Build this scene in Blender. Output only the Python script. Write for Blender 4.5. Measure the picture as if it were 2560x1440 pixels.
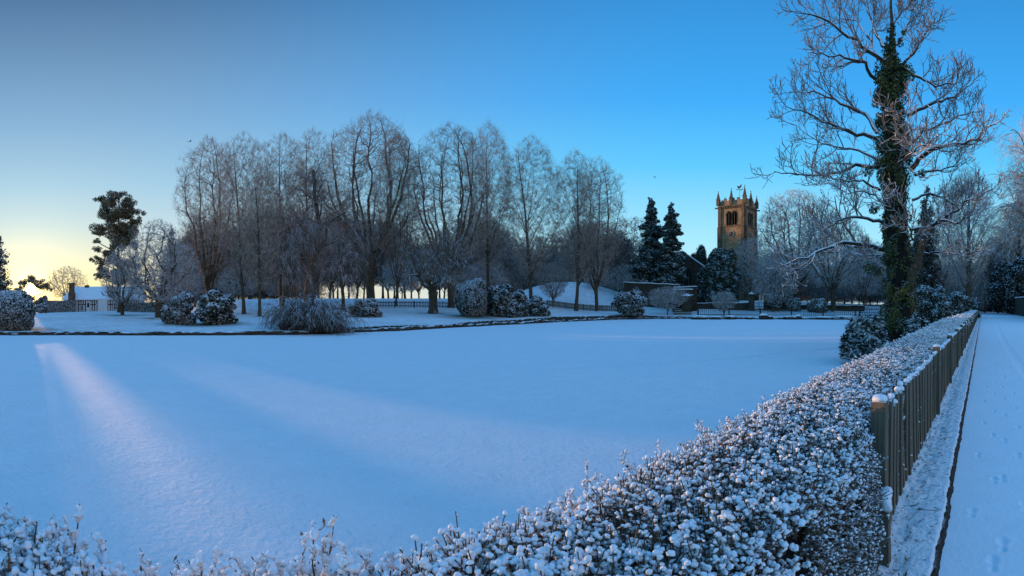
import bpy, math, random
import numpy as np
from math import sin, cos, pi, radians, atan2, sqrt, hypot

for o in list(bpy.data.objects):
    bpy.data.objects.remove(o)
SC = bpy.context.scene
COL = SC.collection

# ---------------------------------------------------------------- camera (a phone panorama: central cylindrical)
F = 1165.0            # photograph pixels per radian of azimuth
HY = 764.0            # photograph row of the horizon
EYE = 1.65
cam_d = bpy.data.cameras.new('camera')
cam_d.type = 'PANO'
cam_d.panorama_type = 'CENTRAL_CYLINDRICAL'
cam_d.central_cylindrical_range_u_min = -1280.0 / F
cam_d.central_cylindrical_range_u_max = 1280.0 / F
cam_d.central_cylindrical_range_v_min = -(1440.0 - HY) / F
cam_d.central_cylindrical_range_v_max = HY / F
cam_d.central_cylindrical_radius = 1.0
cam_d.clip_start = 0.05
cam_d.clip_end = 5000
cam = bpy.data.objects.new('camera', cam_d)
COL.objects.link(cam)
cam.location = (0, 0, EYE)
cam.rotation_euler = (radians(90), 0, 0)
SC.camera = cam

# ---------------------------------------------------------------- light
SUN_PX, SUN_PY = 75.0, 722.0
SAZ = (SUN_PX - 1280.0) / F                      # azimuth measured clockwise from +Y
SEL = math.atan((HY - SUN_PY) / F)
SDIR = (sin(SAZ) * cos(SEL), cos(SAZ) * cos(SEL), sin(SEL))
sun_d = bpy.data.lights.new('sun', 'SUN')
sun_d.energy = 5.0
sun_d.angle = radians(0.5)
sun_d.color = (1.0, 0.57, 0.29)
sun = bpy.data.objects.new('sun', sun_d)
COL.objects.link(sun)
from mathutils import Vector
sun.rotation_euler = Vector(SDIR).to_track_quat('Z', 'Y').to_euler()

def N(nt, typ, loc=None, **kw):
    n = nt.nodes.new(typ)
    for k, v in kw.items():
        if k.startswith('i_'):
            n.inputs[k[2:].replace('_', ' ')].default_value = v
        else:
            setattr(n, k, v)
    return n

def build_world():
    w = bpy.data.worlds.new('World')
    SC.world = w
    w.use_nodes = True
    nt = w.node_tree
    nt.nodes.clear()
    L = nt.links.new
    out = N(nt, 'ShaderNodeOutputWorld')
    bg = N(nt, 'ShaderNodeBackground')
    sky = N(nt, 'ShaderNodeTexSky')
    sky.sky_type = 'NISHITA'
    sky.sun_disc = False
    sky.sun_elevation = SEL
    sky.sun_rotation = SAZ
    sky.altitude = 50
    sky.air_density = 1.0
    sky.dust_density = 0.6
    sky.ozone_density = 1.0
    tc = N(nt, 'ShaderNodeTexCoord')
    def vmath(op, a, b=None, c=None):
        n = N(nt, 'ShaderNodeVectorMath', operation=op)
        for i, v in enumerate((a, b, c)):
            if v is None: continue
            if isinstance(v, tuple): n.inputs[i].default_value = v
            else: L(v, n.inputs[i])
        return n.outputs['Value'] if op in ('DOT_PRODUCT', 'LENGTH') else n.outputs['Vector']
    def m(op, a, b=None, c=None, clamp=False):
        n = N(nt, 'ShaderNodeMath', operation=op)
        n.use_clamp = clamp
        for i, v in enumerate((a, b, c)):
            if v is None: continue
            if isinstance(v, (int, float)): n.inputs[i].default_value = v
            else: L(v, n.inputs[i])
        return n.outputs[0]
    d = vmath('NORMALIZE', tc.outputs['Generated'])
    sd = vmath('DOT_PRODUCT', d, SDIR)
    ang = m('ARCCOSINE', m('MINIMUM', sd, 0.9999999))
    sep = N(nt, 'ShaderNodeSeparateXYZ'); L(d, sep.inputs[0])
    el = m('ARCSINE', sep.outputs['Z'])
    # the sky model, cooled and saturated the way the cold clear air looks
    hs = N(nt, 'ShaderNodeHueSaturation'); hs.inputs['Saturation'].default_value = SKY_SAT
    L(sky.outputs[0], hs.inputs['Color'])
    tint = vmath('MULTIPLY', hs.outputs[0], SKY_TINT)
    # the clear-air part: colour by elevation
    rmp = N(nt, 'ShaderNodeValToRGB')
    L(m('MULTIPLY', m('ADD', el, 0.0), 1.0 / 1.5708, clamp=True), rmp.inputs[0])
    els = rmp.color_ramp.elements
    for i, (p, c) in enumerate(SKY_RAMP):
        e = els[i] if i < 2 else els.new(p)
        e.position = p; e.color = (*c, 1)
    # away from the sun's side the sky is bluer and brighter; over the sun it is greyer
    away = N(nt, 'ShaderNodeMapRange', interpolation_type='SMOOTHSTEP')
    hv = vmath('NORMALIZE', vmath('MULTIPLY', d, (1.0, 1.0, 0.0)))
    azc = m('ARCCOSINE', m('MINIMUM', m('MAXIMUM', vmath('DOT_PRODUCT', hv, (sin(SAZ), cos(SAZ), 0.0)), -0.99999), 0.99999))
    L(azc, away.inputs[0])
    away.inputs['From Min'].default_value = 0.1
    away.inputs['From Max'].default_value = 1.5
    rm2 = N(nt, 'ShaderNodeValToRGB')
    L(m('MULTIPLY', el, 1.0 / 1.5708, clamp=True), rm2.inputs[0])
    for i, (p, c) in enumerate(SKY_RAMP_SUNSIDE):
        e = rm2.color_ramp.elements[i] if i < 2 else rm2.color_ramp.elements.new(p)
        e.position = p; e.color = (*c, 1)
    mixs = N(nt, 'ShaderNodeMix', data_type='RGBA')
    L(away.outputs[0], mixs.inputs[0]); L(rm2.outputs[0], mixs.inputs[6]); L(rmp.outputs[0], mixs.inputs[7])
    # rosy band added to the unseen sky opposite the sun, to warm the trees
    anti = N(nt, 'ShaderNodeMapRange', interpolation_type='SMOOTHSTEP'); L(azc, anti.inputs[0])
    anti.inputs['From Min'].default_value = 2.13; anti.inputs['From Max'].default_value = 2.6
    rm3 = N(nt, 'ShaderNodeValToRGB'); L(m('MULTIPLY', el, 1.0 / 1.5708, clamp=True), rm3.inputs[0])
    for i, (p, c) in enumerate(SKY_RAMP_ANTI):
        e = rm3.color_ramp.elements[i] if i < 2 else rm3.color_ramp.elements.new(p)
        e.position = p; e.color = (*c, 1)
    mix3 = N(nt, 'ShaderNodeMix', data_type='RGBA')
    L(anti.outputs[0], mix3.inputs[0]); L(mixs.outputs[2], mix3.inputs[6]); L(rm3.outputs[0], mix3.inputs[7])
    # glow about the low sun
    def gl(a0, amp, col):
        e = m('MULTIPLY', m('EXPONENT', m('MULTIPLY', m('DIVIDE', ang, a0), -1.0)), amp)
        n = N(nt, 'ShaderNodeVectorMath', operation='SCALE'); n.inputs[0].default_value = col; L(e, n.inputs['Scale'])
        return n.outputs[0]
    gsum = gl(*GLOW[0])
    for g in GLOW[1:]:
        gsum = vmath('ADD', gsum, gl(*g))
    disc = N(nt, 'ShaderNodeMapRange'); L(ang, disc.inputs[0])
    disc.inputs['From Min'].default_value = 0.008; disc.inputs['From Max'].default_value = 0.013
    disc.inputs['To Min'].default_value = 60.0; disc.inputs['To Max'].default_value = 0.0
    dn = N(nt, 'ShaderNodeVectorMath', operation='SCALE'); dn.inputs[0].default_value = (1.0, 0.8, 0.45); L(disc.outputs[0], dn.inputs['Scale'])
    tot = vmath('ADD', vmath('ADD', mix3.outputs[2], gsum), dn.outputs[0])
    ns = N(nt, 'ShaderNodeVectorMath', operation='SCALE'); L(tint, ns.inputs[0]); ns.inputs['Scale'].default_value = SKY_NISHITA
    fin = vmath('ADD', tot, ns.outputs[0])
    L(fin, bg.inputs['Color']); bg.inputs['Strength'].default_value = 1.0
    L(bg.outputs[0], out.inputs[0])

SKY_NISHITA = 0.05
SKY_SAT = 1.15
SKY_TINT = (0.25, 0.7, 1.0)
SKY_RAMP = [(0.0, (0.62, 0.84, 0.92)), (1.0, (0.08, 0.47, 1.13)), (0.09, (0.38, 0.79, 0.98)), (0.185, (0.115, 0.575, 0.98)), (0.265, (0.05, 0.40, 0.93)), (0.37, (0.035, 0.28, 0.70)), (0.5, (0.075, 0.45, 1.04))]
SKY_RAMP_SUNSIDE = [(0.0, (0.88, 0.58, 0.36)), (1.0, (0.09, 0.47, 1.13)), (0.055, (0.76, 0.67, 0.59)), (0.11, (0.50, 0.60, 0.69)), (0.16, (0.35, 0.53, 0.70)), (0.24, (0.215, 0.38, 0.60)), (0.37, (0.08, 0.165, 0.32)), (0.55, (0.11, 0.36, 0.85))]
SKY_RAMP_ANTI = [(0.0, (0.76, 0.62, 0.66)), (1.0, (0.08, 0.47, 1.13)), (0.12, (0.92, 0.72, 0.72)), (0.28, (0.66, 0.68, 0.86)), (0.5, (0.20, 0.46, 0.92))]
GLOW = [(0.012, 5.0, (1.0, 0.62, 0.20)), (0.036, 1.1, (1.0, 0.60, 0.25)), (0.10, 0.28, (1.0, 0.82, 0.66))]
build_world()
SC.view_settings.view_transform = 'Standard'
SC.view_settings.look = 'None'
SC.view_settings.exposure = 0.0
SC.view_settings.gamma = 1.0
SC.cycles.max_bounces = 5
SC.cycles.diffuse_bounces = 2
SC.cycles.glossy_bounces = 2
SC.cycles.transparent_max_bounces = 4
SC.cycles.use_denoising = True
SC.cycles.sample_clamp_indirect = 4.0

# ---------------------------------------------------------------- placing
def az(px): return (px - 1280.0) / F
def W(px, D): a = az(px); return np.array((D * sin(a), D * cos(a)))
def ZY(py, D): return EYE + (HY - py) / F * D
AV = az(2457.0)                                    # azimuth of the lane
RS = np.array((sin(AV), cos(AV)))                  # along the lane
RL = np.array((-cos(AV), sin(AV)))                 # across it, towards the pond
def SL(s, l): return RS * s + RL * l
def toSL(x, y): return x * RS[0] + y * RS[1], x * RL[0] + y * RL[1]

# value noise
_rn = np.random.RandomState(5).rand(64, 64)
def vnoise(x, y, sc=1.0):
    x = np.asarray(x, float) * sc; y = np.asarray(y, float) * sc
    xi = np.floor(x).astype(int); yi = np.floor(y).astype(int)
    fx = x - xi; fy = y - yi
    fx = fx * fx * (3 - 2 * fx); fy = fy * fy * (3 - 2 * fy)
    a = _rn[xi % 64, yi % 64]; b = _rn[(xi + 1) % 64, yi % 64]
    c = _rn[xi % 64, (yi + 1) % 64]; d = _rn[(xi + 1) % 64, (yi + 1) % 64]
    return (a * (1 - fx) + b * fx) * (1 - fy) + (c * (1 - fx) + d * fx) * fy
def fbm(x, y, sc=1.0, o=3):
    r = 0; a = 0.5
    for i in range(o):
        r = r + a * vnoise(x + 13.7 * i, y + 5.1 * i, sc); sc *= 2.03; a *= 0.5
    return r

# ---------------------------------------------------------------- mesh gathering
class MB:
    def __init__(s):
        s.v = []; s.q = []; s.t = []; s.n = 0; s.ng = []
    def add(s, v, q=None, t=None):
        v = np.asarray(v, float).reshape(-1, 3)
        if q is not None and len(q): s.q.append(np.asarray(q, int).reshape(-1, 4) + s.n)
        if t is not None and len(t): s.t.append(np.asarray(t, int).reshape(-1, 3) + s.n)
        s.v.append(v); s.n += len(v); return s
    def box(s, c, d, R=None):
        c = np.array(c, float); d = np.array(d, float) / 2
        v = np.array([(x, y, z) for z in (-1, 1) for y in (-1, 1) for x in (-1, 1)], float) * d
        if R is not None: v = v @ np.asarray(R).T
        s.add(v + c, q=[(0, 2, 3, 1), (4, 5, 7, 6), (0, 1, 5, 4), (2, 6, 7, 3), (0, 4, 6, 2), (1, 3, 7, 5)]); return s
    def bx(s, x0, x1, y0, y1, z0, z1): return s.box(((x0+x1)/2, (y0+y1)/2, (z0+z1)/2), (abs(x1-x0), abs(y1-y0), abs(z1-z0)))
    def cone(s, c, r0, r1, h, n=8, cap=True):
        c = np.array(c, float); a = np.arange(n) * 2 * pi / n + pi / n
        b = np.c_[np.cos(a), np.sin(a), a * 0]
        v = np.r_[b * r0 + c, b * max(r1, 1e-4) + c + (0, 0, h), [c], [c + (0, 0, h)]]
        i = np.arange(n); j = (i + 1) % n
        s.add(v, q=np.c_[i, j, j + n, i + n], t=np.r_[np.c_[j, i, i * 0 + 2 * n], np.c_[i + n, j + n, i * 0 + 2 * n + 1]] if cap else None); return s
    def prism(s, pts, y0, y1):      # polygon in (x,z), extruded along y
        p = np.array(pts, float); n = len(p)
        v = np.r_[np.c_[p[:, 0], np.full(n, y0), p[:, 1]], np.c_[p[:, 0], np.full(n, y1), p[:, 1]]]
        i = np.arange(n); j = (i + 1) % n
        s.add(v, q=np.c_[i, j, j + n, i + n])
        s.ng.append([k + s.n - 2 * n for k in range(n)][::-1]); s.ng.append([k + s.n - n for k in range(n)]); return s
    def build(s, name, mat, parent=None, smooth=False, loc=None):
        me = bpy.data.meshes.new(name)
        if s.v:
            V = np.concatenate(s.v)
            Q = np.concatenate(s.q) if s.q else np.zeros((0, 4), int)
            T = np.concatenate(s.t) if s.t else np.zeros((0, 3), int)
            me.vertices.add(len(V)); me.vertices.foreach_set('co', V.astype('f').ravel())
            loops = [Q.ravel(), T.ravel()] + [np.array(g) for g in s.ng]
            tot = np.r_[np.full(len(Q), 4), np.full(len(T), 3), np.array([len(g) for g in s.ng], int)].astype('i')
            lo = np.concatenate(loops).astype('i')
            me.loops.add(len(lo)); me.loops.foreach_set('vertex_index', lo)
            me.polygons.add(len(tot))
            st = np.zeros(len(tot), 'i'); st[1:] = np.cumsum(tot)[:-1]
            me.polygons.foreach_set('loop_start', st)
            try: me.polygons.foreach_set('loop_total', tot)
            except Exception: pass
            me.update(calc_edges=True)
            me.polygons.foreach_set('use_smooth', np.full(len(tot), smooth))
        if mat: me.materials.append(mat)
        o = bpy.data.objects.new(name, me); COL.objects.link(o)
        if parent is not None: o.parent = parent
        if loc is not None: o.location = loc
        return o

def tag(o, label, cat, group=None):
    o['label'] = label; o['category'] = cat
    if group: o['group'] = group
    return o
def struct(o, kind='structure'):
    o['kind'] = kind; return o
def thing(name, label, cat, loc=(0, 0, 0), rz=0.0, group=None):
    o = bpy.data.objects.new(name, None); COL.objects.link(o)
    o.location = loc; o.rotation_euler = (0, 0, rz); o.empty_display_size = 0.3
    return tag(o, label, cat, group)
def dup(root, loc, rz=0.0, sc=None, label=None, group=None):
    r = root.copy(); COL.objects.link(r); r.location = loc; r.rotation_euler = (0, 0, rz)
    if sc is not None: r.scale = sc
    if label: r['label'] = label
    if group: r['group'] = group
    for ch in list(root.children):
        c = ch.copy(); COL.objects.link(c); c.parent = r
        for g in list(ch.children):
            e = g.copy(); COL.objects.link(e); e.parent = c
    return r
# ---------------------------------------------------------------- materials
def newmat(name):
    m = bpy.data.materials.new(name); m.use_nodes = True
    nt = m.node_tree; b = nt.nodes['Principled BSDF']
    b.inputs['Roughness'].default_value = 0.85
    b.inputs['Specular IOR Level'].default_value = 0.25
    return m, nt, b
def ramp(nt, src, stops):
    r = N(nt, 'ShaderNodeValToRGB'); nt.links.new(src, r.inputs[0])
    for i, (p, c) in enumerate(stops):
        e = r.color_ramp.elements[i] if i < 2 else r.color_ramp.elements.new(p)
        e.position = p; e.color = (*c, 1)
    return r.outputs[0]
def noise(nt, scale, detail=4, rough=0.55, coord='Object', vec=None):
    n = N(nt, 'ShaderNodeTexNoise'); n.inputs['Scale'].default_value = scale
    n.inputs['Detail'].default_value = detail; n.inputs['Roughness'].default_value = rough
    if vec is None:
        tc = N(nt, 'ShaderNodeTexCoord'); vec = tc.outputs[coord]
    nt.links.new(vec, n.inputs['Vector'])
    return n.outputs['Fac']
def bump(nt, b, h, strength, dist):
    n = N(nt, 'ShaderNodeBump'); n.inputs['Strength'].default_value = strength; n.inputs['Distance'].default_value = dist
    nt.links.new(h, n.inputs['Height']); nt.links.new(n.outputs[0], b.inputs['Normal']); return n
def mixc(nt, f, a, b):
    n = N(nt, 'ShaderNodeMix', data_type='RGBA')
    for s, v in ((0, f), (6, a), (7, b)):
        if isinstance(v, tuple): n.inputs[s].default_value = (*v, 1)
        elif isinstance(v, (int, float)): n.inputs[s].default_value = v
        else: nt.links.new(v, n.inputs[s])
    return n.outputs[2]
def mth(nt, op, a, b=0.0, clamp=False):
    n = N(nt, 'ShaderNodeMath', operation=op); n.use_clamp = clamp
    for i, v in enumerate((a, b)):
        if isinstance(v, (int, float)): n.inputs[i].default_value = v
        else: nt.links.new(v, n.inputs[i])
    return n.outputs[0]
SNOWC = (0.80, 0.82, 0.84)
def up_snow(nt, lo, hi, nscale=3.0, namp=0.5, two_sided=False):
    """how much snow lies here: faces that look up carry it, broken by noise"""
    g = N(nt, 'ShaderNodeNewGeometry')
    s = N(nt, 'ShaderNodeSeparateXYZ'); nt.links.new(g.outputs['True Normal'], s.inputs[0])
    z = s.outputs['Z']
    if two_sided:   # a leaf: its geometric upper side carries the snow
        bf = g.outputs['Backfacing']
        sgn = mth(nt, 'SUBTRACT', 1.0, mth(nt, 'MULTIPLY', bf, 2.0))
        z = mth(nt, 'MULTIPLY', z, 1.0)
    nn = noise(nt, nscale, 3, 0.6)
    z = mth(nt, 'ADD', z, mth(nt, 'MULTIPLY', mth(nt, 'SUBTRACT', nn, 0.5), namp))
    mr = N(nt, 'ShaderNodeMapRange'); nt.links.new(z, mr.inputs[0])
    mr.inputs['From Min'].default_value = lo; mr.inputs['From Max'].default_value = hi
    return mr.outputs[0]
def snowed(name, c0, c1, lo, hi, nscale=3.0, namp=0.5, cscale=4.0, two=False, bmp=None, snow=SNOWC, rough=0.85):
    m, nt, b = newmat(name)
    base = ramp(nt, noise(nt, cscale, 4), [(0.3, c0), (0.7, c1)])
    f = up_snow(nt, lo, hi, nscale, namp, two)
    nt.links.new(mixc(nt, f, base, snow), b.inputs['Base Color'])
    b.inputs['Roughness'].default_value = rough
    if bmp: bump(nt, b, noise(nt, bmp[0], 5), bmp[1], bmp[2])
    return m
M = {}
# snow sheets
def snow_mat(name, scale, strength, dist, col=SNOWC, dirt=0.0, dirtc=(0.1, 0.09, 0.06), coord='Object', extra=None):
    m, nt, b = newmat(name)
    b.inputs['Roughness'].default_value = 0.75
    n1 = noise(nt, scale, 6, 0.6, coord)
    c = ramp(nt, noise(nt, scale * 0.13, 3), [(0.3, tuple(x * 0.95 for x in col)), (0.7, col)])
    if dirt:
        dn = noise(nt, scale * 0.9, 5, 0.7)
        f = N(nt, 'ShaderNodeMapRange'); nt.links.new(dn, f.inputs[0])
        f.inputs['From Min'].default_value = 0.5 + (1 - dirt) * 0.2; f.inputs['From Max'].default_value = 0.62 + (1 - dirt) * 0.2
        c = mixc(nt, f.outputs[0], c, dirtc)
    nt.links.new(c, b.inputs['Base Color'])
    h = n1
    if extra:
        h = mth(nt, 'ADD', n1, mth(nt, 'MULTIPLY', noise(nt, extra[0], 3), extra[1]))
    bump(nt, b, h, strength, dist)
    return m
M['ice'] = snow_mat('snow_on_ice', 14.0, 1.0, 0.050, extra=(3.0, 0.9))
M['road'] = snow_mat('trodden_snow', 22.0, 0.5, 0.012, extra=(3.0, 1.5))
M['verge'] = snow_mat('rough_snow', 16.0, 0.9, 0.03, dirt=0.75, dirtc=(0.05, 0.045, 0.03), extra=(5.0, 1.5))
M['snow'] = snow_mat('clean_snow', 20.0, 0.5, 0.01)
M['puff'] = snow_mat('snow_clump', 110.0, 0.7, 0.004, col=(0.82, 0.83, 0.85))
def ground_mat():
    m, nt, b = newmat('snowy_ground')
    g = N(nt, 'ShaderNodeNewGeometry'); s = N(nt, 'ShaderNodeSeparateXYZ'); nt.links.new(g.outputs['True Normal'], s.inputs[0])
    f = N(nt, 'ShaderNodeMapRange'); nt.links.new(mth(nt, 'ADD', s.outputs['Z'], mth(nt, 'MULTIPLY', mth(nt, 'SUBTRACT', noise(nt, 1.5, 4), 0.5), 0.25)), f.inputs[0])
    f.inputs['From Min'].default_value = 0.72; f.inputs['From Max'].default_value = 0.86
    grass = ramp(nt, noise(nt, 5.0, 4), [(0.3, (0.06, 0.07, 0.03)), (0.7, (0.12, 0.11, 0.06))])
    # grass tips poking through thin snow
    tip = N(nt, 'ShaderNodeMapRange'); nt.links.new(mth(nt, 'ADD', mth(nt, 'MULTIPLY', noise(nt, 7.0, 5, 0.75), 0.6), mth(nt, 'MULTIPLY', noise(nt, 1.3, 5, 0.7), 0.4)), tip.inputs[0])
    tip.inputs['From Min'].default_value = 0.40; tip.inputs['From Max'].default_value = 0.66; tip.inputs['To Max'].default_value = 0.75
    big = N(nt, 'ShaderNodeMapRange'); nt.links.new(noise(nt, 0.12, 3), big.inputs[0])
    big.inputs['From Min'].default_value = 0.35; big.inputs['From Max'].default_value = 0.65
    thin = mth(nt, 'MULTIPLY', tip.outputs[0], mth(nt, 'ADD', mth(nt, 'MULTIPLY', big.outputs[0], 0.55), 0.42))
    at = N(nt, 'ShaderNodeAttribute', attribute_name='bare')
    thin = mth(nt, 'ADD', thin, at.outputs['Fac'], clamp=True)
    sn = mixc(nt, thin, SNOWC, grass)
    nt.links.new(mixc(nt, f.outputs[0], (0.035, 0.028, 0.018), sn), b.inputs['Base Color'])
    bump(nt, b, noise(nt, 4.0, 6, 0.7), 0.9, 0.12)
    return m
M['ground'] = ground_mat()
M['bank'] = snowed('bank_stone', (0.018, 0.014, 0.009), (0.07, 0.05, 0.03), 0.75, 1.05, 2.0, 0.8, 5.0, bmp=(6, 0.8, 0.08))
M['kerb'] = snowed('kerb_stone', (0.012, 0.010, 0.008), (0.04, 0.03, 0.022), 1.0, 1.4, 9.0, 0.6, 20.0, bmp=(30, 0.6, 0.02))
M['bark'] = snowed('bark_snow', (0.035, 0.025, 0.015), (0.12, 0.085, 0.05), 0.35, 0.75, 2.5, 0.9, 6.0, bmp=(9, 0.8, 0.04))
M['twig'] = snowed('frosted_twig', (0.17, 0.11, 0.072), (0.48, 0.33, 0.235), 0.3, 1.2, 0.8, 0.6, 1.2)
M['frost'] = snowed('thick_frost', (0.20, 0.15, 0.115), (0.50, 0.40, 0.34), 0.05, 0.8, 0.8, 0.5, 1.0)
M['brush'] = snowed('brushwood_twig', (0.08, 0.057, 0.04), (0.26, 0.195, 0.15), 0.25, 1.0, 0.8, 0.6, 1.2)
M['darktwig'] = snowed('dark_twig', (0.035, 0.025, 0.016), (0.12, 0.085, 0.06), 0.45, 1.0, 2.0, 0.8, 3.0)
M['limb'] = snowed('snow_topped_limb', (0.022, 0.015, 0.010), (0.08, 0.055, 0.035), 0.12, 0.38, 5.0, 0.6, 10.0, bmp=(20, 0.6, 0.02))
M['sprig'] = snowed('snowy_sprig', (0.09, 0.068, 0.052), (0.26, 0.20, 0.165), 0.12, 0.5, 3.0, 0.5, 6.0)
M['pine'] = snowed('pine_needles', (0.07, 0.065, 0.028), (0.20, 0.15, 0.07), 0.55, 1.15, 1.0, 0.9, 1.2)
M['yew'] = snowed('dark_conifer_leaf', (0.014, 0.022, 0.014), (0.05, 0.058, 0.034), 0.5, 1.05, 0.9, 1.1, 2.0)
M['ever'] = snowed('snowy_evergreen_leaf', (0.010, 0.016, 0.008), (0.035, 0.04, 0.018), 0.30, 1.0, 2.5, 1.0, 2.0)
M['holly'] = snowed('frosted_shrub_leaf', (0.02, 0.026, 0.014), (0.06, 0.055, 0.03), 0.2, 0.9, 3.0, 0.9, 2.0)
M['ivy'] = snowed('ivy_leaf', (0.03, 0.042, 0.012), (0.11, 0.12, 0.036), 0.72, 1.15, 2.0, 1.1, 1.5, rough=0.5)
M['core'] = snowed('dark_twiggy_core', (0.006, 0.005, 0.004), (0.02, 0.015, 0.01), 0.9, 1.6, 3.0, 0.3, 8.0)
M['hleaf'] = snowed('hedge_leaf', (0.05, 0.04, 0.018), (0.30, 0.17, 0.08), 0.75, 1.2, 20.0, 0.7, 9.0)
M['hstem'] = snowed('hedge_stem', (0.05, 0.032, 0.02), (0.22, 0.135, 0.08), 0.7, 1.1, 20.0, 0.6, 9.0)
M['wood'] = None
def wood_mat(name, c0, c1, snow=True, zs=(14, 14, 0.8)):
    m, nt, b = newmat(name)
    tc = N(nt, 'ShaderNodeTexCoord'); mp = N(nt, 'ShaderNodeMapping'); nt.links.new(tc.outputs['Object'], mp.inputs[0])
    mp.inputs['Scale'].default_value = zs
    n1 = noise(nt, 3.0, 6, 0.65, vec=mp.outputs[0])
    c = ramp(nt, n1, [(0.3, c0), (0.72, c1)])
    gr = noise(nt, 2.0, 3)
    f0 = N(nt, 'ShaderNodeMapRange'); nt.links.new(gr, f0.inputs[0]); f0.inputs['From Min'].default_value = 0.5; f0.inputs['From Max'].default_value = 0.75
    f0.inputs['To Max'].default_value = 0.6
    c = mixc(nt, f0.outputs[0], c, (0.035, 0.045, 0.015))
    if snow: c = mixc(nt, up_snow(nt, 0.5, 0.8, 8.0, 0.4), c, SNOWC)
    nt.links.new(c, b.inputs['Base Color']); bump(nt, b, n1, 0.6, 0.008); return m
M['wood'] = wood_mat('weathered_fence_wood', (0.07, 0.053, 0.035), (0.20, 0.155, 0.105))
M['dwood'] = wood_mat('dark_fence_wood', (0.025, 0.02, 0.014), (0.075, 0.055, 0.04))
def stone_mat(name, c0, c1, mortar, bw=0.55, bh=0.26, vec_scale=1.0, snow=True):
    m, nt, b = newmat(name)
    tc = N(nt, 'ShaderNodeTexCoord')
    sp = N(nt, 'ShaderNodeSeparateXYZ'); nt.links.new(tc.outputs['Object'], sp.inputs[0])
    cb = N(nt, 'ShaderNodeCombineXYZ')
    nt.links.new(mth(nt, 'ADD', sp.outputs[0], sp.outputs[1]), cb.inputs[0]); nt.links.new(sp.outputs[2], cb.inputs[1])
    br = N(nt, 'ShaderNodeTexBrick'); nt.links.new(cb.outputs[0], br.inputs['Vector'])
    br.inputs['Scale'].default_value = 1.0; br.inputs['Brick Width'].default_value = bw; br.inputs['Row Height'].default_value = bh
    br.inputs['Mortar Size'].default_value = 0.012; br.inputs['Mortar Smooth'].default_value = 0.3
    br.inputs['Color1'].default_value = (*c0, 1); br.inputs['Color2'].default_value = (*c1, 1); br.inputs['Mortar'].default_value = (*mortar, 1)
    n1 = noise(nt, 0.7, 5, 0.65)
    n1b = N(nt, 'ShaderNodeMapRange'); nt.links.new(n1, n1b.inputs[0]); n1b.inputs['From Min'].default_value = 0.38; n1b.inputs['From Max'].default_value = 0.64
    c = mixc(nt, mth(nt, 'MULTIPLY', n1b.outputs[0], 0.95), br.outputs[0], tuple(x * 0.40 for x in c0))
    n2 = N(nt, 'ShaderNodeMapRange'); nt.links.new(noise(nt, 3.5, 4), n2.inputs[0]); n2.inputs['From Min'].default_value = 0.3; n2.inputs['From Max'].default_value = 0.7
    n2.inputs['To Min'].default_value = 0.7; n2.inputs['To Max'].default_value = 1.15
    sc = N(nt, 'ShaderNodeVectorMath', operation='SCALE'); nt.links.new(c, sc.inputs[0]); nt.links.new(n2.outputs[0], sc.inputs['Scale'])
    c = sc.outputs[0]
    if snow: c = mixc(nt, up_snow(nt, 0.5, 0.8, 6.0, 0.5), c, SNOWC)
    nt.links.new(c, b.inputs['Base Color'])
    bump(nt, b, br.outputs['Fac'], -0.4, 0.02); return m
M['stone'] = stone_mat('tower_sandstone', (0.46, 0.30, 0.165), (0.34, 0.215, 0.11), (0.22, 0.15, 0.085))
M['trim'] = stone_mat('weathered_stone_trim', (0.22, 0.15, 0.09), (0.15, 0.105, 0.065), (0.1, 0.08, 0.06), 0.8, 0.5)
M['wallstone'] = stone_mat('boundary_wall_stone', (0.10, 0.07, 0.045), (0.07, 0.05, 0.033), (0.04, 0.03, 0.02), 0.4, 0.16)
M['brick'] = stone_mat('chimney_brick', (0.22, 0.10, 0.05), (0.16, 0.075, 0.04), (0.15, 0.12, 0.09), 0.22, 0.08)
M['lanebrick'] = stone_mat('lane_wall_brick', (0.26, 0.13, 0.075), (0.20, 0.10, 0.06), (0.15, 0.12, 0.09), 0.22, 0.08)
def flat(name, c, rough=0.7, snow=None):
    m, nt, b = newmat(name); n1 = noise(nt, 6.0, 4)
    c1 = ramp(nt, n1, [(0.3, tuple(x * 0.85 for x in c)), (0.7, c)])
    if snow: c1 = mixc(nt, up_snow(nt, *snow), c1, SNOWC)
    nt.links.new(c1, b.inputs['Base Color']); b.inputs['Roughness'].default_value = rough; return m
M['white'] = flat('white_render', (0.72, 0.71, 0.68))
M['black'] = flat('black_timber', (0.012, 0.011, 0.010))
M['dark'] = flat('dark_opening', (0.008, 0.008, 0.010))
M['glass'] = flat('leaded_glass', (0.02, 0.025, 0.03), 0.15)
M['blue'] = flat('blue_door_paint', (0.01, 0.02, 0.07), 0.4)
M['gilt'] = flat('white_clock_paint', (0.5, 0.47, 0.38), 0.5)
M['iron'] = flat('dark_iron', (0.02, 0.02, 0.022), 0.5)
M['roofsnow'] = snow_mat('roof_snow', 5.0, 0.5, 0.05, col=(0.78, 0.79, 0.80))
M['lead'] = flat('lead_flashing', (0.12, 0.13, 0.14), 0.5, snow=(0.3, 0.6, 3.0, 0.4))
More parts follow.
